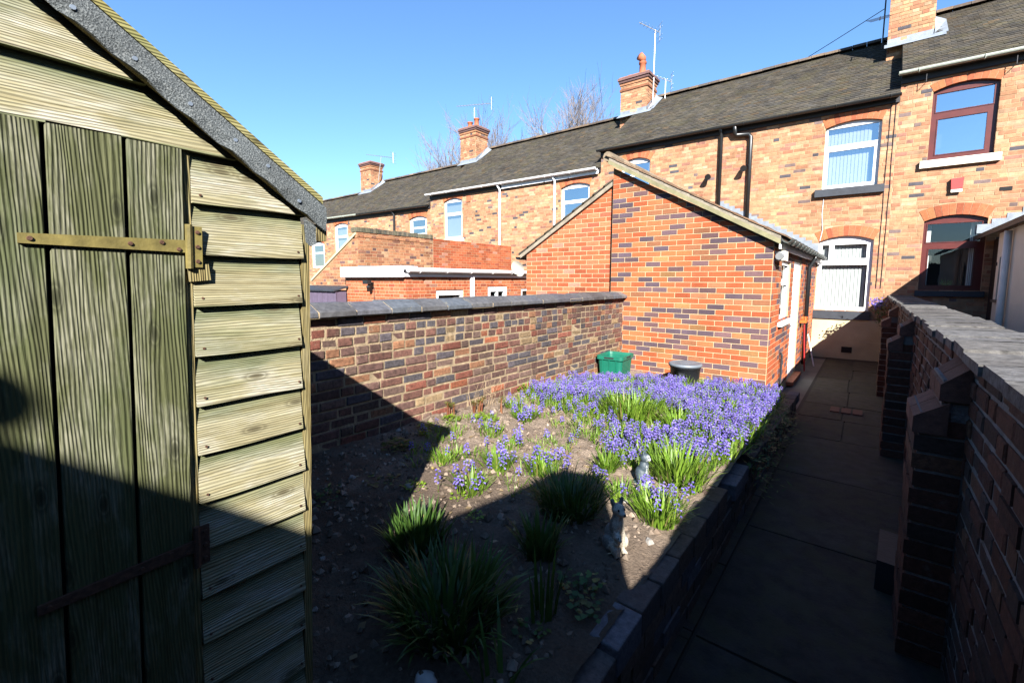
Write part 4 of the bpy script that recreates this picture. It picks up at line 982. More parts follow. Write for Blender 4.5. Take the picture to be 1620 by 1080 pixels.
# ================================================================== TIMBER SHED
sh = empty('timber_shed', (-2.0, 0, .4), 'weathered greenish timber shed with felt roof and hinged door', 'shed')
XS = -1.20; YS0, YS1 = -.64, .628
BAR = .69; lowz = lambda y: 1.862 - BAR * (abs(y) - .584)      # underside line of the barge felt
m = MB()
m.prism([(YS0 + .03, .40), (YS1 - .03, .40), (YS1 - .03, lowz(.60) + .02), (0, lowz(0) + .02), (YS0 + .03, lowz(.61) + .02)], lambda u, z: Vector((-2.85, u, z)), lambda u, z: Vector((XS - .022, u, z)))
m.build('dark_core', M_['dark'], sh)  # solid dark core added behind the boards to block light
gap = .115
def board(y0, y1, zb, t, clip=True):
    """feather-edged board: thick lower lip, thin top, wavy lower edge"""
    m = MB(); n = max(2, int((y1 - y0) / .05)); top = zb + gap + .025
    ph = rng.random() * 9; dn = rng.uniform(-.006, .006)
    for i in range(n + 1):
        y = y0 + (y1 - y0) * i / n; zl = zb + .0012 * math.sin(y * 21 + ph) + dn * (y - y0); zt = min(top, lowz(y) + .03) if clip else top
        if zt < zl + .004: zt = zl + .004
        fr = (zt - zl) / (gap + .025)
        m.v += [(XS - .018, y, zl), (XS + t, y, zl), (XS + t, y, zl + .004), (XS + t + (-.008 - t) * fr, y, zt), (XS - .018, y, zt)]
    for i in range(n):
        for k in range(5): a, b = i * 5 + k, i * 5 + (k + 1) % 5; m.f.append((a, a + 5, b + 5, b))
    m.f += [(0, 1, 2, 3, 4), tuple(n * 5 + k for k in (4, 3, 2, 1, 0))]
    return m.build('weatherboard', M_['board_y'], sh, fix=True)
zb = 1.985 + .115 * 3
zs = []
while zb > .42: zs.append(zb); zb -= gap
for z in zs:
    if z > 1.95:
        ye = .584 - (z + .012 - 1.862) / BAR + .06
        if ye > .05: board(-ye, ye, z, .014)
    else:
        board(.357, .604 + rng.uniform(-.006, .004), z, rng.uniform(.011, .015)); board(-.61, -.372, z, .012)
# door of upright planks
dpl = [(-.36, -.236), (-.230, -.110), (-.104, .009), (.015, .125), (.131, .240), (.246, .340)]
door = MB(); door.box(XS - .02, XS - .008, -.36, .338, .50, 1.98); dro = door.build('door', M_['dark'], sh)
for a, b in dpl:
    m = MB(); zt = 1.981 + rng.uniform(-.004, .004); c = .0018
    m.prism([(XS - .008, a), (XS + .010, a), (XS + .014, a + c), (XS + .014, b - c), (XS + .010, b), (XS - .008, b)], lambda u, v: Vector((u, v, .505)), lambda u, v: Vector((u, v, zt))); m.build('plank', M_['door_z'], dro)
def hinge(z, tilt, hm):
    s = Vector((0, 1, tilt)).normalized(); c = Vector((XS + .018, .215, z)); m = MB()
    a, b = c - s * .125, c + s * .125
    up_ = Vector((0, -tilt, 1)); x = Vector((.0035, 0, 0))
    m.add([a - x - up_ * .009, b - x - up_ * .0135, b - x + up_ * .0135, a - x + up_ * .009, a + x - up_ * .009, b + x - up_ * .0135, b + x + up_ * .0135, a + x + up_ * .009], [(0, 3, 2, 1), (4, 5, 6, 7), (0, 1, 5, 4), (1, 2, 6, 5), (2, 3, 7, 6), (3, 0, 4, 7)])
    m.tube([Vector((XS + .02, .346, z - .048)), Vector((XS + .02, .346, z + .048))], .0075, 8)
    m.box(XS + .014, XS + .021, .353, .371, z - .045, z + .045)
    h_ = m.build('strap_hinge', M_[hm], sh, fix=True)
    for p in (c - s * .11, c + s * .03, c + s * .082 + up_ * .006, c + s * .112 - up_ * .007, Vector((XS + .018, .362, z - .032)), Vector((XS + .018, .362, z)), Vector((XS + .018, .362, z + .032))):
        MB().tube([p + Vector((.001, 0, 0)), p + Vector((.0065, 0, 0))], [.0052, .0036], 10).build('screw', M_['rust'], h_)
hinge(1.772, .0, 'hinge'); hinge(1.085, .03, 'rust')  # lower strap takes dark rust, partly to paint in the shade it hangs in
m = MB(); m.obox((XS + .008, .366, 1.715), (.008, 0, 0), (0, .020, .002), (0, -.002, .018)); m.build('packing_block', M_['post_z'], sh)
m = MB(); m.box(XS - .04, XS + .003, .606, YS1, .40, lowz(.62) + .01); m.build('corner_post', M_['post_z'], sh)
m = MB(); m.box(XS - .02, XS + .004, .342, .3555, .42, 1.985); m.build('door_frame', M_['post_z'], sh)
# roof sheets, felt, barge felt strip and batten
for s in (1, -1):
    m = MB(); f_ = lambda y, d: lowz(y) + d
    m.prism([(0, f_(0, .050)), (s * .64, f_(.64, .050)), (s * .64, f_(.64, .075)), (0, f_(0, .075))], lambda u, z: Vector((-2.92, u, z)), lambda u, z: Vector((XS + .045, u, z))); ro_ = m.build('roof', M_['post_z'], sh, fix=True)
    m = MB(); m.prism([(0, f_(0, .076)), (s * .645, f_(.645, .076)), (s * .645, f_(.645, .081)), (0, f_(0, .081))], lambda u, z: Vector((-2.94, u, z)), lambda u, z: Vector((XS + .032, u, z))); m.build('roof_felt', M_['felt'], ro_, fix=True)
    # felt strip turned down over the verge, edge slightly wavy
    m = MB(); n = 26
    for i in range(n + 1):
        y = .648 * i / n; wv = .003 * math.sin(i * 1.9) + .002 * math.sin(i * .7 + 1)
        m.v += [(XS + .052 + wv, s * y, f_(y, .014) + wv), (XS + .057, s * y, f_(y, .040)), (XS + .055, s * y, f_(y, .072)), (XS + .047, s * y, f_(y, .072)), (XS + .047, s * y, f_(y, .013) + wv)]
    for i in range(n):
        for k in range(5): a, b = i * 5 + k, i * 5 + (k + 1) % 5; m.f.append((a, a + 5, b + 5, b))
    m.f += [(0, 1, 2, 3, 4), tuple(n * 5 + k for k in (4, 3, 2, 1, 0))]
    m.build('barge_felt', M_['felt'], sh, fix=True)
    m = MB(); m.prism([(0, f_(0, .022)), (s * .63, f_(.63, .022)), (s * .63, f_(.63, .05)), (0, f_(0, .05))], lambda u, z: Vector((XS + .02, u, z)), lambda u, z: Vector((XS + .046, u, z))); m.build('barge_board', M_['post_z'], sh, fix=True)
    m = MB(); m.prism([(0, f_(0, .0765)), (s * .640, f_(.640, .0765)), (s * .640, f_(.640, .094)), (0, f_(0, .094))], lambda u, z: Vector((XS + .033, u, z)), lambda u, z: Vector((XS + .052, u, z))); m.build('edge_batten', M_['batten_y'], sh, fix=True)
    m = MB(); m.box(-2.92, XS + .03, s * .632, s * .662, lowz(.65) - .012, lowz(.65) + .032); m.build('eaves_batten', M_['post_z'], sh)
m = MB(); m.add([(XS + .03, .598, 1.862), (XS + .03, .640, 1.84), (XS + .03, .632, 1.795), (XS + .028, .618, 1.788), (XS + .028, .604, 1.80)], [(0, 1, 2, 3, 4)]); m.add([(XS + .03, .640, 1.84), (XS - .03, .644, 1.84), (XS - .03, .636, 1.795), (XS + .03, .632, 1.795)], [(0, 1, 2, 3)]); m.build('felt_flap', M_['felt'], sh)
for y, d in ((.09, .03), (.17, .033), (.255, .036), (.345, .04), (.43, .045), (.50, .05), (.575, .03)):
    p = Vector((XS + .056, y, lowz(y) + d)); MB().tube([p - Vector((.001, 0, 0)), p + Vector((.002, 0, 0))], [.0052, .0042], 10).build('clout_nail', M_['nail'], sh)
for z in zs:
    if z < 1.95:
        for y in (.372, .592): p = Vector((XS + .012, y, z + .018)); MB().tube([p - Vector((.006, 0, 0)), p + Vector((.0022, 0, 0))], .0028, 6).build('board_nail', M_['rust'], sh)
m = MB(); m.box(-2.9, XS - .03, YS1 - .025, YS1 - .003, .40, lowz(.63) - .01); m.box(-2.9, XS - .03, YS0, YS0 + .02, .40, lowz(.63) - .01); m.build('side_cladding', M_['board_y'], sh)

for o_ in [o for o in COL.objects if o.type == 'MESH' and (o.parent is sh or (o.parent and o.parent.parent is sh))]:      # the old shed leans a little
    for v_ in o_.data.vertices: v_.co.y += .034 * (v_.co.z - 1.75)
# ================================================================== UNSEEN OUTBUILDINGS ADDED BEHIND THE CAMERA (to shade the foreground and cut sky light)
def tr(pt, xp):      # where the ray from a shaded point back to the sun meets the plane x = xp
    t = (xp - pt[0]) / -LIGHT.x; return (pt[1] - LIGHT.y * t, pt[2] - LIGHT.z * t)
XO = .72
A = [tr(p, XO) for p in ((-1.20, .05, 1.42), (-1.20, .60, .99), (-1.65, 1.57, .46), (-1.50, 2.45, .46), (-1.27, 2.50, .46), (-.87, 1.90, .46))]
ob = empty('outhouse', (2, -1.5, 0), 'unseen outhouse behind the path wall, shaped to cast the foreground shadows', 'outhouse')
prof = [(A[0][0] - 2.2, -.05), (A[5][0], -.05), (A[5][0], A[5][1]), (A[4][0], A[4][1]), (A[3][0], A[3][1]), (A[2][0], A[2][1]), (A[1][0], A[1][1]), (A[0][0], A[0][1]), (A[0][0] - 1.1, A[0][1] + .55), (A[0][0] - 2.2, A[0][1])]
sh_y = .14 * LIGHT.y / -LIGHT.x
m = MB(); m.prism(prof, lambda u, z: Vector((XO + .14, u - sh_y, z)), lambda u, z: Vector((XO, u, z))); m.build('gable_wall', PATHWALL[1], ob, fix=True)  # thin wall outlined from the shadow edges and sheared along the sunlight
m = MB(); m.box(XO + .15, 3.2, A[0][0] - 2.4, A[2][0] - 1.6, -.05, 2.6); m.build('wall', PATHWALL[1], ob)
bt = tr((-1.20, .03, 1.485), XO + .1)
m = MB(); m.tube([(XO + .1, bt[0] - .1, A[0][1] - .3), (XO + .1, bt[0] - .1, bt[1])], .05, 10); m.ball((XO + .1, bt[0], bt[1]), (.05, .07, .055), 14, 10); m.build('blob_caster', M_['iron'], ob)  # unseen post and ball added to cast the rounded shadow on the shed

def add_sky_blocker(label, x0, x1, y0, y1, ze, zr, along):  # unseen building added to block sky light from the shaded foreground
    t = empty('sky_blocker', ((x0 + x1) / 2, (y0 + y1) / 2, 0), label, 'building'); m = MB(); m.box(x0, x1, y0, y1, -.05, ze); m.build('wall', YARD[1], t)
    m = MB()
    if along == 'x': ym = (y0 + y1) / 2; m.add([(x0, y0, ze), (x1, y0, ze), (x1, ym, zr), (x0, ym, zr), (x1, y1, ze), (x0, y1, ze)], [(0, 1, 2, 3), (3, 2, 4, 5), (0, 3, 5), (1, 4, 2)])
    else: xm = (x0 + x1) / 2; m.add([(x0, y0, ze), (x0, y1, ze), (xm, y1, zr), (xm, y0, zr), (x1, y1, ze), (x1, y0, ze)], [(3, 2, 1, 0), (5, 4, 2, 3), (0, 5, 3), (1, 2, 4)])
    m.build('roof', TILE, t)
add_sky_blocker('unseen brick block added behind the shed to cut sky light', -9, .6, -9, -3.4, 3.6, 5.6, 'x')
add_sky_blocker('unseen two storey brick block added right of the path wall to cut sky light', 4.8, 9.5, -2.2, 3.2, 5.2, 7.0, 'y')
# ================================================================== THINGS IN THE GARDEN
# recycling box
gb = empty('recycling_box', (-2.72, 6.02, .32), 'empty green plastic recycling box in the corner by the brick gable', 'recycling box')
a = R(4); ca, sa = math.cos(a), math.sin(a)
def bx_pt(x, y, z): return Vector((-2.775 + x * ca - y * sa, 5.90 + x * sa + y * ca, z))
def ring(hw, hl, z, n=5, rad=.05):
    pts = []
    for cx, cy, a0 in ((hw - rad, hl - rad, 0), (-hw + rad, hl - rad, 90), (-hw + rad, -hl + rad, 180), (hw - rad, -hl + rad, 270)):
        for k in range(n): q = R(a0 + 90 * k / (n - 1)); pts.append(bx_pt(cx + rad * math.cos(q), cy + rad * math.sin(q), z))
    return pts
m = MB(); rings = [ring(.155, .20, .32), ring(.178, .225, .615), ring(.195, .245, .615), ring(.195, .245, .665), ring(.185, .235, .665), ring(.174, .222, .63), ring(.148, .193, .335)]; n = len(rings[0])
for r_ in rings: m.v += [tuple(p) for p in r_]
for i in range(len(rings) - 1):
    for k in range(n): m.f.append((i * n + k, i * n + (k + 1) % n, (i + 1) * n + (k + 1) % n, (i + 1) * n + k))
m.f += [tuple(range(n))[::-1], tuple((len(rings) - 1) * n + k for k in range(n))]
m.build('body', M_['green_box'], gb)
m = MB()
for x in (-.10, 0, .10): m.add([bx_pt(x - .010, -.206, .34), bx_pt(x + .010, -.206, .34), bx_pt(x + .010, -.234, .61), bx_pt(x - .010, -.234, .61), bx_pt(x - .010, -.19, .34), bx_pt(x + .010, -.19, .34), bx_pt(x + .010, -.21, .61), bx_pt(x - .010, -.21, .61)], [(0, 1, 2, 3), (0, 3, 7, 4), (1, 5, 6, 2)])
m.build('rib', M_['green_box'], gb)
m = MB()
P = [bx_pt(-.07, -.2465, .63), bx_pt(.07, -.2465, .63), bx_pt(.07, -.2465, .652), bx_pt(-.07, -.2465, .652)]; m.add(P, [(0, 1, 2, 3)]); m.build('hand_slot', M_['dark'], gb); m = MB()
P = [bx_pt(.1965, -.08, .63), bx_pt(.1965, .08, .63), bx_pt(.1965, .08, .652), bx_pt(.1965, -.08, .652)]; m.add(P, [(0, 1, 2, 3)])
m.build('hand_slot', M_['dark'], gb)
# dustbin
db = empty('dustbin', (-1.85, 6.1, .3), 'round black plastic bin with grey lid against the brick gable', 'bin')
bc = (-1.86, 6.10, .27)
MB().lathe(bc, [(.165, 0), (.17, .01), (.19, .29), (.197, .29), (.197, .315)], 32).build('body', M_['bin_black'], db, smooth=True)
MB().lathe(bc, [(.212, .312), (.214, .33), (.208, .347), (.19, .352), (.18, .345), (.10, .358), (.0, .362)], 32, capt=False).build('lid', M_['bin_lid'], db, smooth=True)
m = MB(); m.obox((bc[0] + .02, bc[1] - .186, bc[2] + .20), (.045, 0, 0), (0, -.006, 0), (0, 0, -.045)); m.build('label_frame', M_['black_plastic'], db, fix=True)
m = MB(); m.obox((bc[0] + .02, bc[1] - .189, bc[2] + .20), (.036, 0, 0), (0, -.006, 0), (0, 0, -.036)); m.build('label_field', M_['bin_black'], db, fix=True)

# --- animal ornaments (fused ellipsoids)
def ornament(name, parts, mat, parent, vox=.0045):
    m = MB()
    for c, r_, rot in parts:
        Mx = Matrix.Rotation(rot[2], 3, 'Z') @ Matrix.Rotation(rot[1], 3, 'Y') @ Matrix.Rotation(rot[0], 3, 'X') if rot else None
        m.ball(c, r_, 14, 10, Mx)
    o = m.build(name, mat, parent)
    rm = o.modifiers.new('fuse', 'REMESH'); rm.mode = 'VOXEL'; rm.voxel_size = vox; rm.use_smooth_shade = True
    sm = o.modifiers.new('smooth', 'SMOOTH'); sm.factor = .5; sm.iterations = 3
    return o
def statue_mat(name, back, front, axis, cen, patch):
    m, t, b = new_mat(name); tc = t.nodes.new('ShaderNodeTexCoord'); se = t.nodes.new('ShaderNodeSeparateXYZ'); t.links.new(tc.outputs['Object'], se.inputs[0])
    v = wcoords(t); n = noise_tex(t, v, 40, 4)
    dp = N(t, 'ShaderNodeVectorMath', operation='DOT_PRODUCT'); dp.inputs[1].default_value = axis; t.links.new(tc.outputs['Object'], dp.inputs[0])
    su = N(t, 'ShaderNodeMath', operation='SUBTRACT'); t.links.new(dp.outputs['Value'], su.inputs[0]); su.inputs[1].default_value = cen
    mu = N(t, 'ShaderNodeMath', operation='MULTIPLY_ADD'); t.links.new(n, mu.inputs[0]); mu.inputs[1].default_value = .05; t.links.new(su.outputs[0], mu.inputs[2])
    f = ramp(t, mu.outputs[0], [(.025 + patch, (0,) * 3), (.033 + patch, (1,) * 3)])
    c = mix(t, f, back, front)
    c = mix(t, 1.0, c, ramp(t, noise_tex(t, v, 160, 4, .7), [(.35, (.55,) * 3), (.65, (1.2,) * 3)]), 'MULTIPLY')
    t.links.new(c, b.inputs['Base Color']); b.inputs['Roughness'].default_value = .6; bump(t, b, noise_tex(t, v, 200, 3), .3, .004); return m
# cat
cx, cy = -1.02, 2.60; cz = soil_h(cx, cy) - .004
fd = Vector((.85, .12, 0)).normalized(); sd_ = Vector((-fd.y, fd.x, 0))      # the way it faces, and its left
def at(c, f, s, z, k=1.0): return Vector((c[0], c[1], c[2])) + fd * f * k + sd_ * s * k + Vector((0, 0, z * k))
C0 = (cx, cy, cz)
cat = empty('cat_ornament', C0, 'blue-grey and white sitting cat ornament on the soil beside the bluebells', 'ornament')
az = math.atan2(fd.y, fd.x)
Z_ = (0, 0, az)
parts = [(at(C0, -.008, 0, .062), (.040, .040, .052), (0, R(-8), az)), (at(C0, .004, 0, .110), (.030, .031, .045), (0, R(6), az)), (at(C0, .010, 0, .168), (.030, .031, .028), Z_), (at(C0, .034, 0, .160), (.013, .014, .011), Z_),
         (at(C0, .022, .013, .055), (.010, .010, .050), Z_), (at(C0, .022, -.013, .055), (.010, .010, .050), Z_), (at(C0, .036, .014, .018), (.017, .011, .010), Z_), (at(C0, .036, -.014, .018), (.017, .011, .010), Z_),
         (at(C0, -.002, .034, .038), (.030, .016, .030), Z_), (at(C0, -.002, -.034, .038), (.030, .016, .030), Z_), (at(C0, -.040, .02, .025), (.020, .012, .014), Z_), (at(C0, -.02, .045, .02), (.025, .009, .010), Z_),
         (at(C0, .004, .018, .196), (.006, .010, .017), Z_), (at(C0, .004, -.018, .196), (.006, .010, .017), Z_)]
catm = statue_mat('cat_glaze', (.028, .043, .056), (.34, .36, .36), tuple(fd), fd.x * cx + fd.y * cy, .027)
ornament('body', parts, catm, cat)
m = MB(); m.lathe((cx, cy, cz - .01), [(.050, 0), (.058, .012), (.054, .022)], 20); m.build('base', mat_plain('ornament_base', (.30, .40, .34), .7), cat, smooth=False)
e = MB()
for s in (.012, -.012): e.ball(at(C0, .036, s, .175), .0045, 8, 6)
e.ball(at(C0, .047, 0, .163), .004, 8, 6); e.build('eye', M_['dark'], cat)
# dog with puppy
dx_, dy_ = -.845, 1.86; C1 = (dx_, dy_, soil_h(dx_, dy_) - .006)
fd = Vector((.85, -.50, 0)).normalized(); sd_ = Vector((-fd.y, fd.x, 0)); az = math.atan2(fd.y, fd.x); Z_ = (0, 0, az)
dog = empty('dog_ornament', C1, 'mottled grey-brown sitting dog ornament with a puppy at its feet', 'ornament')
parts = [(at(C1, -.02, 0, .065), (.048, .045, .060), (0, R(-12), az)), (at(C1, .0, 0, .125), (.034, .034, .055), (0, R(8), az)), (at(C1, .006, 0, .165), (.026, .026, .040), Z_), (at(C1, .008, 0, .205), (.032, .032, .028), Z_), (at(C1, .038, 0, .196), (.024, .016, .014), Z_),
         (at(C1, .024, .018, .060), (.013, .012, .060), Z_), (at(C1, .024, -.018, .060), (.013, .012, .060), Z_), (at(C1, .038, .019, .010), (.020, .014, .011), Z_), (at(C1, .038, -.019, .010), (.020, .014, .011), Z_),
         (at(C1, -.01, .042, .04), (.038, .02, .038), Z_), (at(C1, -.01, -.042, .04), (.038, .02, .038), Z_), (at(C1, -.07, .01, .015), (.045, .014, .013), Z_),
         (at(C1, -.004, .024, .236), (.009, .012, .022), (R(-14), 0, az)), (at(C1, -.004, -.024, .236), (.009, .012, .022), (R(14), 0, az)),
         # puppy in front
         (at(C1, .045, -.036, .040), (.024, .022, .036), (0, R(-8), az)), (at(C1, .056, -.036, .078), (.017, .017, .022), Z_), (at(C1, .060, -.036, .104), (.019, .019, .017), Z_), (at(C1, .078, -.036, .099), (.012, .009, .008), Z_),
         (at(C1, .064, -.028, .028), (.007, .007, .028), Z_), (at(C1, .064, -.044, .028), (.007, .007, .028), Z_), (at(C1, .052, -.024, .122), (.005, .007, .013), Z_), (at(C1, .052, -.048, .122), (.005, .007, .013), Z_)]
dogm = statue_mat('dog_glaze', (.12, .112, .095), (.34, .30, .235), tuple(fd), fd.x * dx_ + fd.y * dy_, .008)
ornament('body', parts, dogm, dog)
e = MB()
for s in (.016, -.016): e.ball(at(C1, .034, s, .213), .005, 8, 6)
e.ball(at(C1, .061, 0, .199), .006, 8, 6)
for s in (-.029, -.043): e.ball(at(C1, .076, s, .109), .003, 8, 6)
e.build('eye', M_['dark'], dog)

# ================================================================== PLANTS
LEAF = leaf_mat('strap_leaf', (.12, .24, .02), (.19, .34, .03), (.30, .44, .06), .42, k=.6)
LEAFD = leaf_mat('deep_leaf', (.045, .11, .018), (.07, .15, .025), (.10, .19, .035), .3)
BRIGHT = leaf_mat('young_leaf', (.20, .34, .02), (.26, .42, .03), (.34, .48, .06), .4, k=.62)
BLUE = leaf_mat('bluebell_flower', (.19, .14, .62), (.26, .20, .74), (.42, .34, .84), .3, k=.54, straw=False)
REDST = leaf_mat('peony_stem', (.22, .06, .03), (.30, .10, .04), (.20, .14, .04), .15)
def blade(mb, x, y, z, L, w, az, lean, droop, seg=4, r=rng):
    d = Vector((math.cos(az), math.sin(az), 0)); s = Vector((-d.y, d.x, 0)); p = Vector((x, y, z)); a = lean; b0 = len(mb.v)
    for i in range(seg + 1):
        t = i / seg; ww = w * (1.0 - t ** 2.2) * .5 + .0006; fold = Vector((0, 0, ww * .5))
        mb.v += [tuple(p - s * ww + fold), tuple(p + s * ww + fold)] if i < seg else [tuple(p)]
        st = L / seg; p = p + d * math.sin(a) * st + Vector((0, 0, math.cos(a) * st)); a += droop / seg * (0.5 + t)
    for i in range(seg - 1): q = b0 + i * 2; mb.f.append((q, q + 1, q + 3, q + 2))
    q = b0 + (seg - 1) * 2; mb.f.append((q, q + 1, q + 2))
def tuft(mb, x, y, n, L, w, spread=.04, lean=(.05, .75), droop=(.3, 1.3), r=rng):
    for k in range(n):
        a = r.random() * 6.283; q = spread * math.sqrt(r.random()); px_, py_ = x + math.cos(a) * q, y + math.sin(a) * q; a2 = a + r.uniform(-.7, .7)
        blade(mb, px_, py_, soil_h(px_, py_) - .01, L * r.uniform(.6, 1.1), w * r.uniform(.7, 1.2), a2, r.uniform(*lean), r.uniform(*droop), r=r)
def bell_spike(mb, sm, x, y, h, size=1.0, r=rng):
    z0 = soil_h(x, y); a = r.random() * 6.28; ln = r.uniform(0, .22); top = Vector((x + math.cos(a) * ln * h, y + math.sin(a) * ln * h, z0 + h))
    b = Vector((x, y, z0)); mid = (b + top) / 2 + Vector((0, 0, .01))
    s = Vector((-math.sin(a), math.cos(a), 0)) * .0028
    sm.add([b - s, b + s, top + s * .6, top - s * .6], [(0, 1, 2, 3)])
    sp = (.055 + r.random() * .035) * size; n = r.randint(9, 14)
    ax = (top - b).normalized()
    for k in range(n):
        t = k / n; c = top - ax * sp * (1 - t) ; q = a + k * 2.4; rad = (.0165 * (1 - t * .75)) * size
        o = Vector((math.cos(q), math.sin(q), -.35)); cc = c + Vector((o.x, o.y, 0)) * rad; tip = cc + o * .010 * size; wv = Vector((-o.y, o.x, 0)) * .0075 * size; u = Vector((0, 0, .0065 * size))
        mb.add([cc - o * .007 * size, tip + wv, tip - u * 1.3, tip - wv, tip + u], [(0, 1, 4), (0, 2, 1), (0, 3, 2), (0, 4, 3), (1, 2, 3, 4)])
def pip(x, y, poly):
    c = False
    for i in range(len(poly)):
        a, b = poly[i], poly[i - 1]
        if (a[1] > y) != (b[1] > y) and x < (b[0] - a[0]) * (y - a[1]) / (b[1] - a[1]) + a[0]: c = not c
    return c
# the great drift of bluebells before the gable
DENSE = [(-2.86, 3.95), (-2.82, 4.9), (-2.5, 5.5), (-1.95, 5.82), (-1.55, 6.0), (-1.3, 6.3), (-.74, 6.35), (-.66, 4.3), (-.68, 3.5), (-.76, 3.0), (-1.0, 3.0), (-1.22, 2.93), (-1.45, 3.15), (-1.38, 3.45), (-1.05, 3.62), (-1.05, 3.95), (-1.25, 4.15), (-1.6, 4.3), (-1.95, 4.15), (-2.15, 3.9), (-2.5, 3.75)]
SPARSE = [(-2.85, 3.7), (-2.5, 3.6), (-2.0, 3.4), (-1.7, 3.05), (-1.45, 2.85), (-1.2, 2.70), (-.8, 2.9), (-.8, 3.3), (-1.6, 3.6), (-2.2, 4.0)]
bp = empty('bluebell_drift', (-1.6, 4.4, .4), 'drift of violet-blue bluebells filling the far end of the bed', 'bluebells', kind='stuff')
fl, st, lf = MB(), MB(), MB(); rb = random.Random(21); cnt = 0
while cnt < 1750:
    x, y = rb.uniform(-2.9, -.64), rb.uniform(2.9, 6.4)
    if not pip(x, y, DENSE): continue
    if noise.noise(Vector((x * 3.4, y * 3.4, 2))) < -.16 + .25 * (rb.random() - .5): 
        if rb.random() < .5:
            for k in range(6): blade(lf, x + rb.uniform(-.05, .05), y + rb.uniform(-.05, .05), soil_h(x, y) - .01, rb.uniform(.12, .22), .010, rb.random() * 6.28, rb.uniform(.1, .8), rb.uniform(.2, 1.3), r=rb)
        continue
    bell_spike(fl, st, x, y, rb.uniform(.10, .20), rb.uniform(.85, 1.2), rb); cnt += 1
    for k in range(6): xx, yy = x + rb.uniform(-.05, .05), y + rb.uniform(-.05, .05); blade(lf, xx, yy, soil_h(xx, yy) - .01, rb.uniform(.10, .20), .010, rb.random() * 6.28, rb.uniform(.1, .7), rb.uniform(.2, 1.2), r=rb)
for k in range(900):
    x, y = rb.uniform(-2.9, -.7), rb.uniform(2.6, 4.1)
    if not pip(x, y, SPARSE): continue
    for q in range(7): xx, yy = x + rb.uniform(-.05, .05), y + rb.uniform(-.05, .05); blade(lf, xx, yy, soil_h(xx, yy) - .01, rb.uniform(.06, .14), .006, rb.random() * 6.28, rb.uniform(.1, .8), rb.uniform(.2, 1.2), r=rb)
    if rb.random() < .42: bell_spike(fl, st, x, y, rb.uniform(.09, .15), .85, rb)
fl.build('flowers', BLUE, bp); st.build('stalks', LEAF, bp); lf.build('leaves', LEAF, bp)

WEED = [(-2.75, 2.35), (-2.3, 1.75), (-1.75, 1.55), (-1.35, 2.15), (-1.15, 2.3), (-.85, 2.25), (-.9, 2.75), (-1.35, 3.0), (-2.0, 3.45), (-2.75, 3.75)]
wd, wf = MB(), MB(); wst = MB()
for k in range(620):
    x, y = rb.uniform(-2.8, -.8), rb.uniform(1.5, 3.8)
    if not pip(x, y, WEED) or noise.noise(Vector((x * 2.6, y * 2.6, 7))) < .0: continue
    tuft(wd, x, y, rb.randint(5, 16), rb.uniform(.04, .11), .005, .035, (.1, .9), (.2, 1.3), rb)
    if rb.random() < .15: bell_spike(wf, wst, x, y, rb.uniform(.06, .13), .8, rb)
ws = empty('weed_cover', (-1.8, 2.5, .45), 'thin cover of grassy seedlings and stray bluebells on open soil', 'weeds', kind='stuff')
wd.build('leaves', LEAF, ws); wf.build('flowers', BLUE, ws); wst.build('stalks', LEAF, ws)
def clump(name, label, x, y, n, L, w, mat, group, spread=.06, flowers=0, fh=(.1, .15), cat='plant', lean=(.05, .8), droop=(.3, 1.3), seed=0):
    r = random.Random(seed + int(x * 997) + int(y * 331)); t = empty(name, (x, y, soil_h(x, y)), label, cat, group)
    m = MB(); tuft(m, x, y, n, L, w, spread, lean, droop, r); m.build('leaves', mat, t, kind='stuff')
    if flowers:
        f, s = MB(), MB()
        for k in range(flowers): bell_spike(f, s, x + r.gauss(0, spread * .9), y + r.gauss(0, spread * .9), r.uniform(*fh), .95, r)
        f.build('flowers', BLUE, t, kind='stuff'); s.build('stalks', mat, t, kind='stuff')
    return t
G1 = 'strap leaved clumps in the bed'; G2 = 'small bluebell tufts on open soil'
clump('lily_clump', 'broad bright green grassy clump in the middle of the bluebells', -1.62, 3.80, 420, .27, .012, LEAF, G1, .24)
clump('lily_clump', 'smaller grassy clump right of the middle among bluebells', -1.18, 3.72, 170, .23, .011, LEAF, G1, .12)
clump('lily_clump', 'bright grassy clump right of the cat ornament', -.86, 2.78, 260, .25, .010, LEAF, G1, .15)
clump('lily_clump', 'bright grassy tuft at the bed edge just behind the dog ornament', -.80, 2.26, 170, .20, .008, LEAF, G1, .10, 0)
clump('lily_clump', 'small lone grassy clump on open soil left of the cat ornament', -1.27, 2.60, 110, .15, .010, LEAF, G1, .06)
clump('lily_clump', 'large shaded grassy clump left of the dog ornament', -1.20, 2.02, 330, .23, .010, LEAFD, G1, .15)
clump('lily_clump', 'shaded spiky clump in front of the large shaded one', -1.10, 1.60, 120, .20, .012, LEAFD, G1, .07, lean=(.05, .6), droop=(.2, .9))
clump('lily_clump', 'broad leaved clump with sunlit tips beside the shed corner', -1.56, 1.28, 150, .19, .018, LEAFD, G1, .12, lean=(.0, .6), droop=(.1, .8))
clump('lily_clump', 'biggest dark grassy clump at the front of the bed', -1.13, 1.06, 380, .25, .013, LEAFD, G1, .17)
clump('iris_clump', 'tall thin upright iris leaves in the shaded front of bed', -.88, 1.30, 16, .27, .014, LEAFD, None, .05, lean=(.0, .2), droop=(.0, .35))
clump('iris_clump', 'few dark upright leaves at the lower frame edge', -.82, .98, 12, .22, .013, LEAFD, None, .07, lean=(.1, .6))
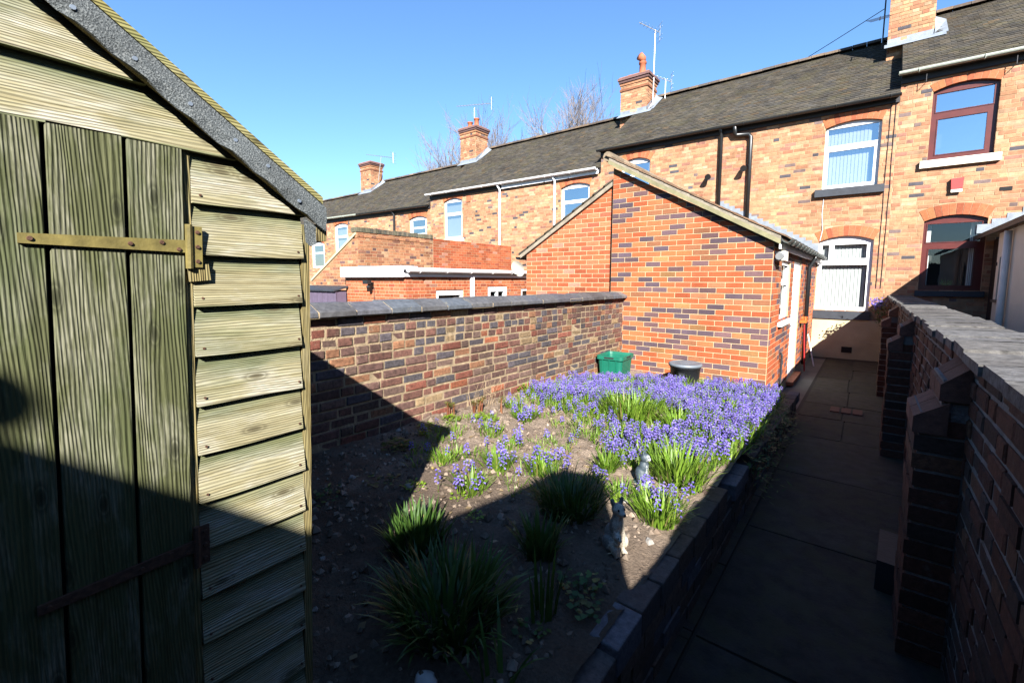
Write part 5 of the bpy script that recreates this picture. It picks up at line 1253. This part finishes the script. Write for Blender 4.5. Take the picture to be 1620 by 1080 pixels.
for k, (x, y, n, f, L, lab) in enumerate(((-1.75, 1.83, 90, 7, .15, 'bluebell tuft nearest the shed shadow with five nodding heads'), (-1.83, 2.17, 150, 8, .16, 'wide bluebell tuft on the open soil, centre of the bed'), (-1.56, 2.30, 150, 11, .16, 'bluebell tuft touching the tip of the pointed shadow'),
        (-2.16, 2.02, 90, 0, .10, 'low flowerless grassy tuft along the shed shadow edge'), (-2.26, 2.60, 80, 3, .11, 'pale thin bluebell tuft below the peony shoots'), (-2.32, 3.14, 150, 14, .13, 'bluebell tuft left of the drift, half way to the wall'), (-2.62, 3.36, 90, 7, .13, 'bluebell tuft close to the garden wall'), (-1.30, 2.84, 50, 9, .10, 'scattered pale bluebells in front of the drift'),
        (-1.06, 2.36, 90, 2, .12, 'low tuft with one bluebell between cat and dog ornaments'), (-.79, 2.44, 30, 13, .13, 'bunch of bluebells leaning over the brick edging'), (-1.98, 2.50, 60, 6, .10, 'few bluebells standing on bare soil left of centre'))):
    clump('bluebell_tuft', lab, x, y, n, L, .008, LEAF, G2, .085, f, (.09, .17), 'bluebells')
# low leafy plants
def leafy(label, x, y, n, rad, mat, size=.022, h=.06, r=None):
    r = random.Random(int(x * 777) + int(y * 131)); t = empty('leafy_plant', (x, y, soil_h(x, y)), label, 'plant', 'small leafy plants'); m = MB()
    for k in range(n):
        a = r.random() * 6.28; q = rad * math.sqrt(r.random()); px_, py_ = x + q * math.cos(a), y + q * math.sin(a); z = soil_h(px_, py_) + .01 + r.random() * h * (1 - .6 * q / rad)
        s = size * r.uniform(.6, 1.2); b = r.random() * 6.28; d = Vector((math.cos(b), math.sin(b), r.uniform(-.1, .5))).normalized(); e = Vector((-math.sin(b), math.cos(b), r.uniform(-.3, .3))); c = Vector((px_, py_, z))
        m.add([c, c + d * s * .45 + e * s * .38, c + d * s * .75 + e * s * .18, c + d * s, c + d * s * .8 - e * s * .2, c + d * s * .45 - e * s * .4], [(0, 5, 4, 3, 2, 1)])
        if k % 4 == 0: g0 = Vector((x + (px_ - x) * .4, y + (py_ - y) * .4, soil_h(px_, py_))); o = Vector((.0015, 0, 0)); m.add([g0 - o, g0 + o, c], [(0, 1, 2)])
    m.build('leaves', mat, t)
for x, y, n, rd, mt, sz, hh, lab in ((-2.56, 2.86, 150, .12, BRIGHT, .028, .06, 'bright lime leafy mound between the peony shoots'), (-2.72, 2.62, 80, .075, BRIGHT, .026, .05, 'lime leafy plant right of the nearest peony shoots'), (-2.80, 2.40, 70, .07, BRIGHT, .024, .04, 'lime seedling patch at the foot of the wall'), (-2.66, 2.28, 50, .05, BRIGHT, .024, .04, 'small lime seedling on the shadow edge'),
        (-2.62, 1.98, 110, .11, LEAFD, .034, .09, 'dark leafy plant wholly in the shed shadow'), (-2.92, 3.95, 120, .10, BRIGHT, .030, .12, 'bright leafy plant against wall at the left end of drift'), (-.84, 1.52, 46, .09, LEAFD, .032, .08, 'sparse pale leaved seedling in shade before the dog ornament'), (-.76, 1.42, 26, .06, LEAFD, .03, .05, 'seedling beside the brick edging in shade'), (-.86, 1.22, 22, .07, LEAFD, .028, .03, 'flat seedling low in the shaded corner'),
        (-2.0, 1.62, 60, .08, BRIGHT, .02, .025, 'flat green weed on the sunlit strip of soil'), (-1.72, 1.70, 24, .05, BRIGHT, .02, .03, 'tiny bright weed below the bluebell tuft'), (-1.52, 1.62, 30, .06, BRIGHT, .018, .03, 'tiny weed on the edge of the pointed shadow'), (-2.2, 1.55, 30, .12, LEAFD, .03, .04, 'sparse weed deep in the shed shadow'), (-2.3, 1.25, 30, .12, LEAFD, .03, .03, 'sparse weed behind the shed corner')):
    leafy(lab, x, y, n, rd, mt, sz, hh)
# peony shoots
for i, (x, y, n, lab) in enumerate(((-2.84, 2.70, 7, 'young red stemmed peony shoots with ferny tops nearest the shed'), (-2.80, 3.02, 6, 'middle cluster of red peony shoots by the wall'), (-2.62, 3.20, 2, 'single thin red shoot nearest the bluebell tuft'))):
    r = random.Random(40 + i); t = empty('peony_shoots', (x, y, soil_h(x, y)), lab, 'plant', 'peony shoots by the wall'); s, f = MB(), MB()
    for k in range(n):
        px_, py_ = x + r.uniform(-.035, .035), y + r.uniform(-.045, .045); h = r.uniform(.09, .15); z = soil_h(px_, py_); tp = Vector((px_ + r.uniform(-.02, .02), py_ + r.uniform(-.02, .02), z + h))
        s.tube([(px_, py_, z - .01), ((px_ + tp.x) / 2, (py_ + tp.y) / 2, z + h * .55), tp], [.008, .007, .005], 6)
        for q in range(16):
            a = r.random() * 6.28; d = Vector((math.cos(a), math.sin(a), r.uniform(.3, 1.6))).normalized(); e = Vector((-math.sin(a), math.cos(a), 0)) * .004; b = tp - Vector((0, 0, r.random() * .03)); L = r.uniform(.03, .06)
            f.add([b, b + d * L * .5 + e, b + d * L + Vector((0, 0, -.008)), b + d * L * .5 - e], [(0, 1, 2, 3)])
    s.build('stems', REDST, t); f.build('leaves', leaf_mat('fern_leaf', (.16, .17, .03), (.24, .26, .05), (.30, .20, .06), .3) if i == 0 else bpy.data.materials['fern_leaf'], t)
# trailing plant over the edging, and the wall-top plant
t = empty('trailing_plant', (-.66, 4.4, .35), 'dark trailing plant spilling over the edging near the extension', 'plant'); m = MB(); r = random.Random(5)
for k in range(900):
    y = r.uniform(3.6, 5.6); x = -.60 + r.gauss(0, .055); z = .42 - max(0, x + .64) * 1.6 + r.uniform(-.08, .05); a = r.random() * 6.28; L = r.uniform(.03, .07); d = Vector((math.cos(a), math.sin(a), r.uniform(-.7, .6))); e = Vector((-math.sin(a), math.cos(a), .2)) * .006; c = Vector((x, y, z))
    m.add([c, c + d * L * .5 + e, c + d * L, c + d * L * .5 - e], [(0, 1, 2, 3)])
m.build('leaves', LEAFD, t)
t = empty('wall_plant', (.22, 11.4, 1.0), 'purple flowered plant hanging at the far end of the path wall', 'plant'); m, f = MB(), MB()
for k in range(320):
    c = Vector((.22 + r.gauss(0, .06), 11.4 + r.gauss(0, .12), 1.12 + r.gauss(0, .13))); a = r.random() * 6.28; L = r.uniform(.05, .10); d = Vector((math.cos(a), math.sin(a), r.uniform(-.6, .8))); e = Vector((-math.sin(a), math.cos(a), .2)) * .012
    m.add([c, c + d * L * .5 + e, c + d * L, c + d * L * .5 - e], [(0, 1, 2, 3)])
for k in range(70):
    c = Vector((.16 + r.gauss(0, .06), 11.4 + r.gauss(0, .1), 1.28 + r.gauss(0, .05))); f.ball(c, .014, 5, 4)
m.build('leaves', LEAFD, t); f.build('flowers', BLUE, t)
# dead twigs by the wall
t = MB()
for k in range(26):
    b = Vector((-2.9 + r.uniform(-.02, .12), 3.05 + r.uniform(-.12, .3), soil_h(-2.85, 3.1))); t.tube([b, b + Vector((r.uniform(-.03, .05), r.uniform(-.05, .05), r.uniform(.08, .2))), b + Vector((r.uniform(-.06, .1), r.uniform(-.12, .12), r.uniform(.14, .3)))], [.002, .0015, .0008], 3)
tag(t.build('dry_stems', mat_plain('dry_stem', (.35, .25, .15), .9)), 'thin dry brown stems standing in front of the garden wall', 'stems', kind='stuff')
# strays: dead leaf ribbons and pale stones
for x, y, s, lab in ((-2.02, 1.60, .03, 'pale round stone on soil at the shed shadow edge'), (-1.00, .84, .04, 'white stone at the bottom edge of the bed'), (-1.62, 1.42, .028, 'brown stone in the sunlit wedge of soil')):
    m = MB(); rr = random.Random(int(s * 1e4)); m.ball((x, y, soil_h(x, y) + s * .25), (s, s * .8, s * .55), 10, 7); m.v = [(v[0] + rr.uniform(-.1, .1) * s, v[1] + rr.uniform(-.1, .1) * s, v[2] + rr.uniform(-.1, .1) * s) for v in m.v]
    tag(m.build('stone', mat_plain('stone%d' % int(s * 1000), (.34, .29, .24) if s < .035 else (.6, .58, .55), .9), smooth=True), lab, 'stone', 'loose stones on the bed')

m = MB(); r = random.Random(77)
for k in range(420):
    x, y = r.uniform(-2.95, -.75), r.uniform(.6, 4.6); z = soil_h(x, y) + r.uniform(.008, .02); a = r.random() * 6.28; L = r.uniform(.012, .045); w_ = L * r.uniform(.12, .4)
    d = Vector((math.cos(a), math.sin(a), r.uniform(-.2, .4))); e = Vector((-math.sin(a), math.cos(a), r.uniform(-.3, .3))) * w_; c = Vector((x, y, z)); m.add([c, c + d * L * .5 + e, c + d * L, c + d * L * .5 - e], [(0, 1, 2, 3)])
tag(m.build('leaf_litter', mat_random('litter', [(0, (.20, .13, .07)), (.4, (.32, .23, .12)), (.75, (.42, .33, .2)), (.93, (.5, .4, .12))], True)), 'dead leaf scraps and straw lying on the soil of the bed', 'litter', kind='stuff')
# ================================================================== BARE TREES BEHIND THE ROOFS
def bare_tree(label, x, y, h, spread, seed):
    r = random.Random(seed); t = empty('bare_tree', (x, y, 0), label, 'tree', 'leafless trees behind the roofs'); tk, tw = MB(), MB()
    def grow(p, d, L, rad, lev):
        q = p + d * L * .5 + Vector((r.uniform(-1, 1), r.uniform(-1, 1), 0)) * L * .05; e = p + d * L + Vector((r.uniform(-1, 1), r.uniform(-1, 1), .2)) * L * .06
        (tk if lev < 2 else tw).tube([p, q, e], [rad, rad * .75, rad * .5], 6 if lev < 2 else 3, cap=False)
        if lev >= 5: return
        n = (5, 5, 4, 4, 3)[lev]
        for k in range(n):
            a = r.random() * 6.28; s = r.uniform(.25, .75) * spread; dd = (d + Vector((math.cos(a) * s, math.sin(a) * s, r.uniform(.05, .3)))).normalized()
            b = p + (e - p) * r.uniform(.45, 1.0); grow(b, dd, L * r.uniform(.52, .74), rad * .52, lev + 1)
    grow(Vector((x, y, 0)), Vector((0, 0, 1)), h * .52, h * .016, 0)
    tk.build('trunk', M_['bark'], t); tw.build('crown', M_['bark'], t)
for lab, x, y, h, s in (('tall bare tree behind the roof left of the cowled chimney', -18.6, 28, 12.2, 31), ('bare tree right behind the two-pot chimney', -23.6, 28, 12.7, 32), ('bare tree left of the two-pot chimney', -28.0, 28, 12.3, 33), ('bare tree touching the left of the cowled chimney', -15.4, 28, 11.8, 34), ('slim bare tree between the two tallest trees', -20.9, 29, 12.5, 35)):
    bare_tree(lab, x, y, h, 1.0, s)

# ================================================================== AERIALS AND WIRES
def aerial(label, base, top, boom0, boom1, n=9, el=.22, mat='steel', grid=False):
    t = empty('television_aerial', base, label, 'aerial', 'television aerials on the roofs')
    MB().tube([base, top], .016, 6).build('mast', M_[mat], t)
    b0, b1 = Vector(boom0), Vector(boom1); MB().tube([b0, b1], .013, 5).build('boom', M_[mat], t)
    d = (b1 - b0); m = MB(); s = d.normalized().cross(Vector((0, 0, 1))).normalized()
    for k in range(n):
        p = b0 + d * (k + .5) / n; L = el * (.7 + .5 * k / n); m.tube([p - s * L / 2, p + s * L / 2], .006, 4)
    m.build('elements', M_[mat], t)
    if grid:
        m = MB(); e = b1
        for q in (-.25, -.12, .12, .25): m.tube([e + Vector((0, 0, q)) - s * .18, e + Vector((0, 0, q)) + s * .18], .006, 4)
        m.tube([e + Vector((0, 0, -.27)), e + Vector((0, 0, .27))], .008, 4); m.build('reflector', M_[mat], t)
aerial('aerial with long boom on the two-pot chimney', (-14.15, 15.2, 8.2), (-14.15, 15.2, 9.30), (-14.95, 14.9, 9.42), (-13.25, 15.3, 9.28), 12, .25, grid=True)
aerial('aerial leaning over the potless chimney far left', (-21.0, 15.0, 7.0), (-20.7, 15.0, 8.2), (-22.0, 15.0, 8.52), (-19.7, 15.0, 7.98), 12, .28, grid=True)
aerial('tall aerial mast beside the cowled chimney', (-5.97, 15.0, 7.4), (-5.97, 15.0, 9.8), (-6.35, 14.6, 9.98), (-5.85, 15.1, 9.72), 6, .28, grid=True)
aerial('short low aerial right of the cowled chimney', (-5.72, 15.4, 7.5), (-5.72, 15.4, 8.35), (-6.0, 15.2, 8.45), (-5.55, 15.5, 8.25), 5, .22, grid=True)
aerial('thin white aerial just showing above the left ridge', (-11.2, 16.5, 6.6), (-11.2, 16.5, 7.95), (-12.0, 16.4, 8.06), (-10.6, 16.6, 7.85), 9, .2)
aerial('dark aerial on the left of the big right chimney', (-.12, 14.3, 7.2), (-.12, 14.3, 9.4), (-.20, 14.0, 7.75), (-.20, 14.3, 7.95), 4, .5, 'iron')
wr = MB()
def wire(a, b, sag, r_=.012, n=14): wr.tube([Vector(a).lerp(Vector(b), i / n) - Vector((0, 0, sag * 4 * (i / n) * (1 - i / n))) for i in range(n + 1)], r_, 4)
wire((-.12, 14.9, 8.38), (-8, 22.6, 8.75), .12)
tag(wr.build('overhead_cable', M_['iron']), 'thin dark overhead cable running from the big right chimney', 'cable')
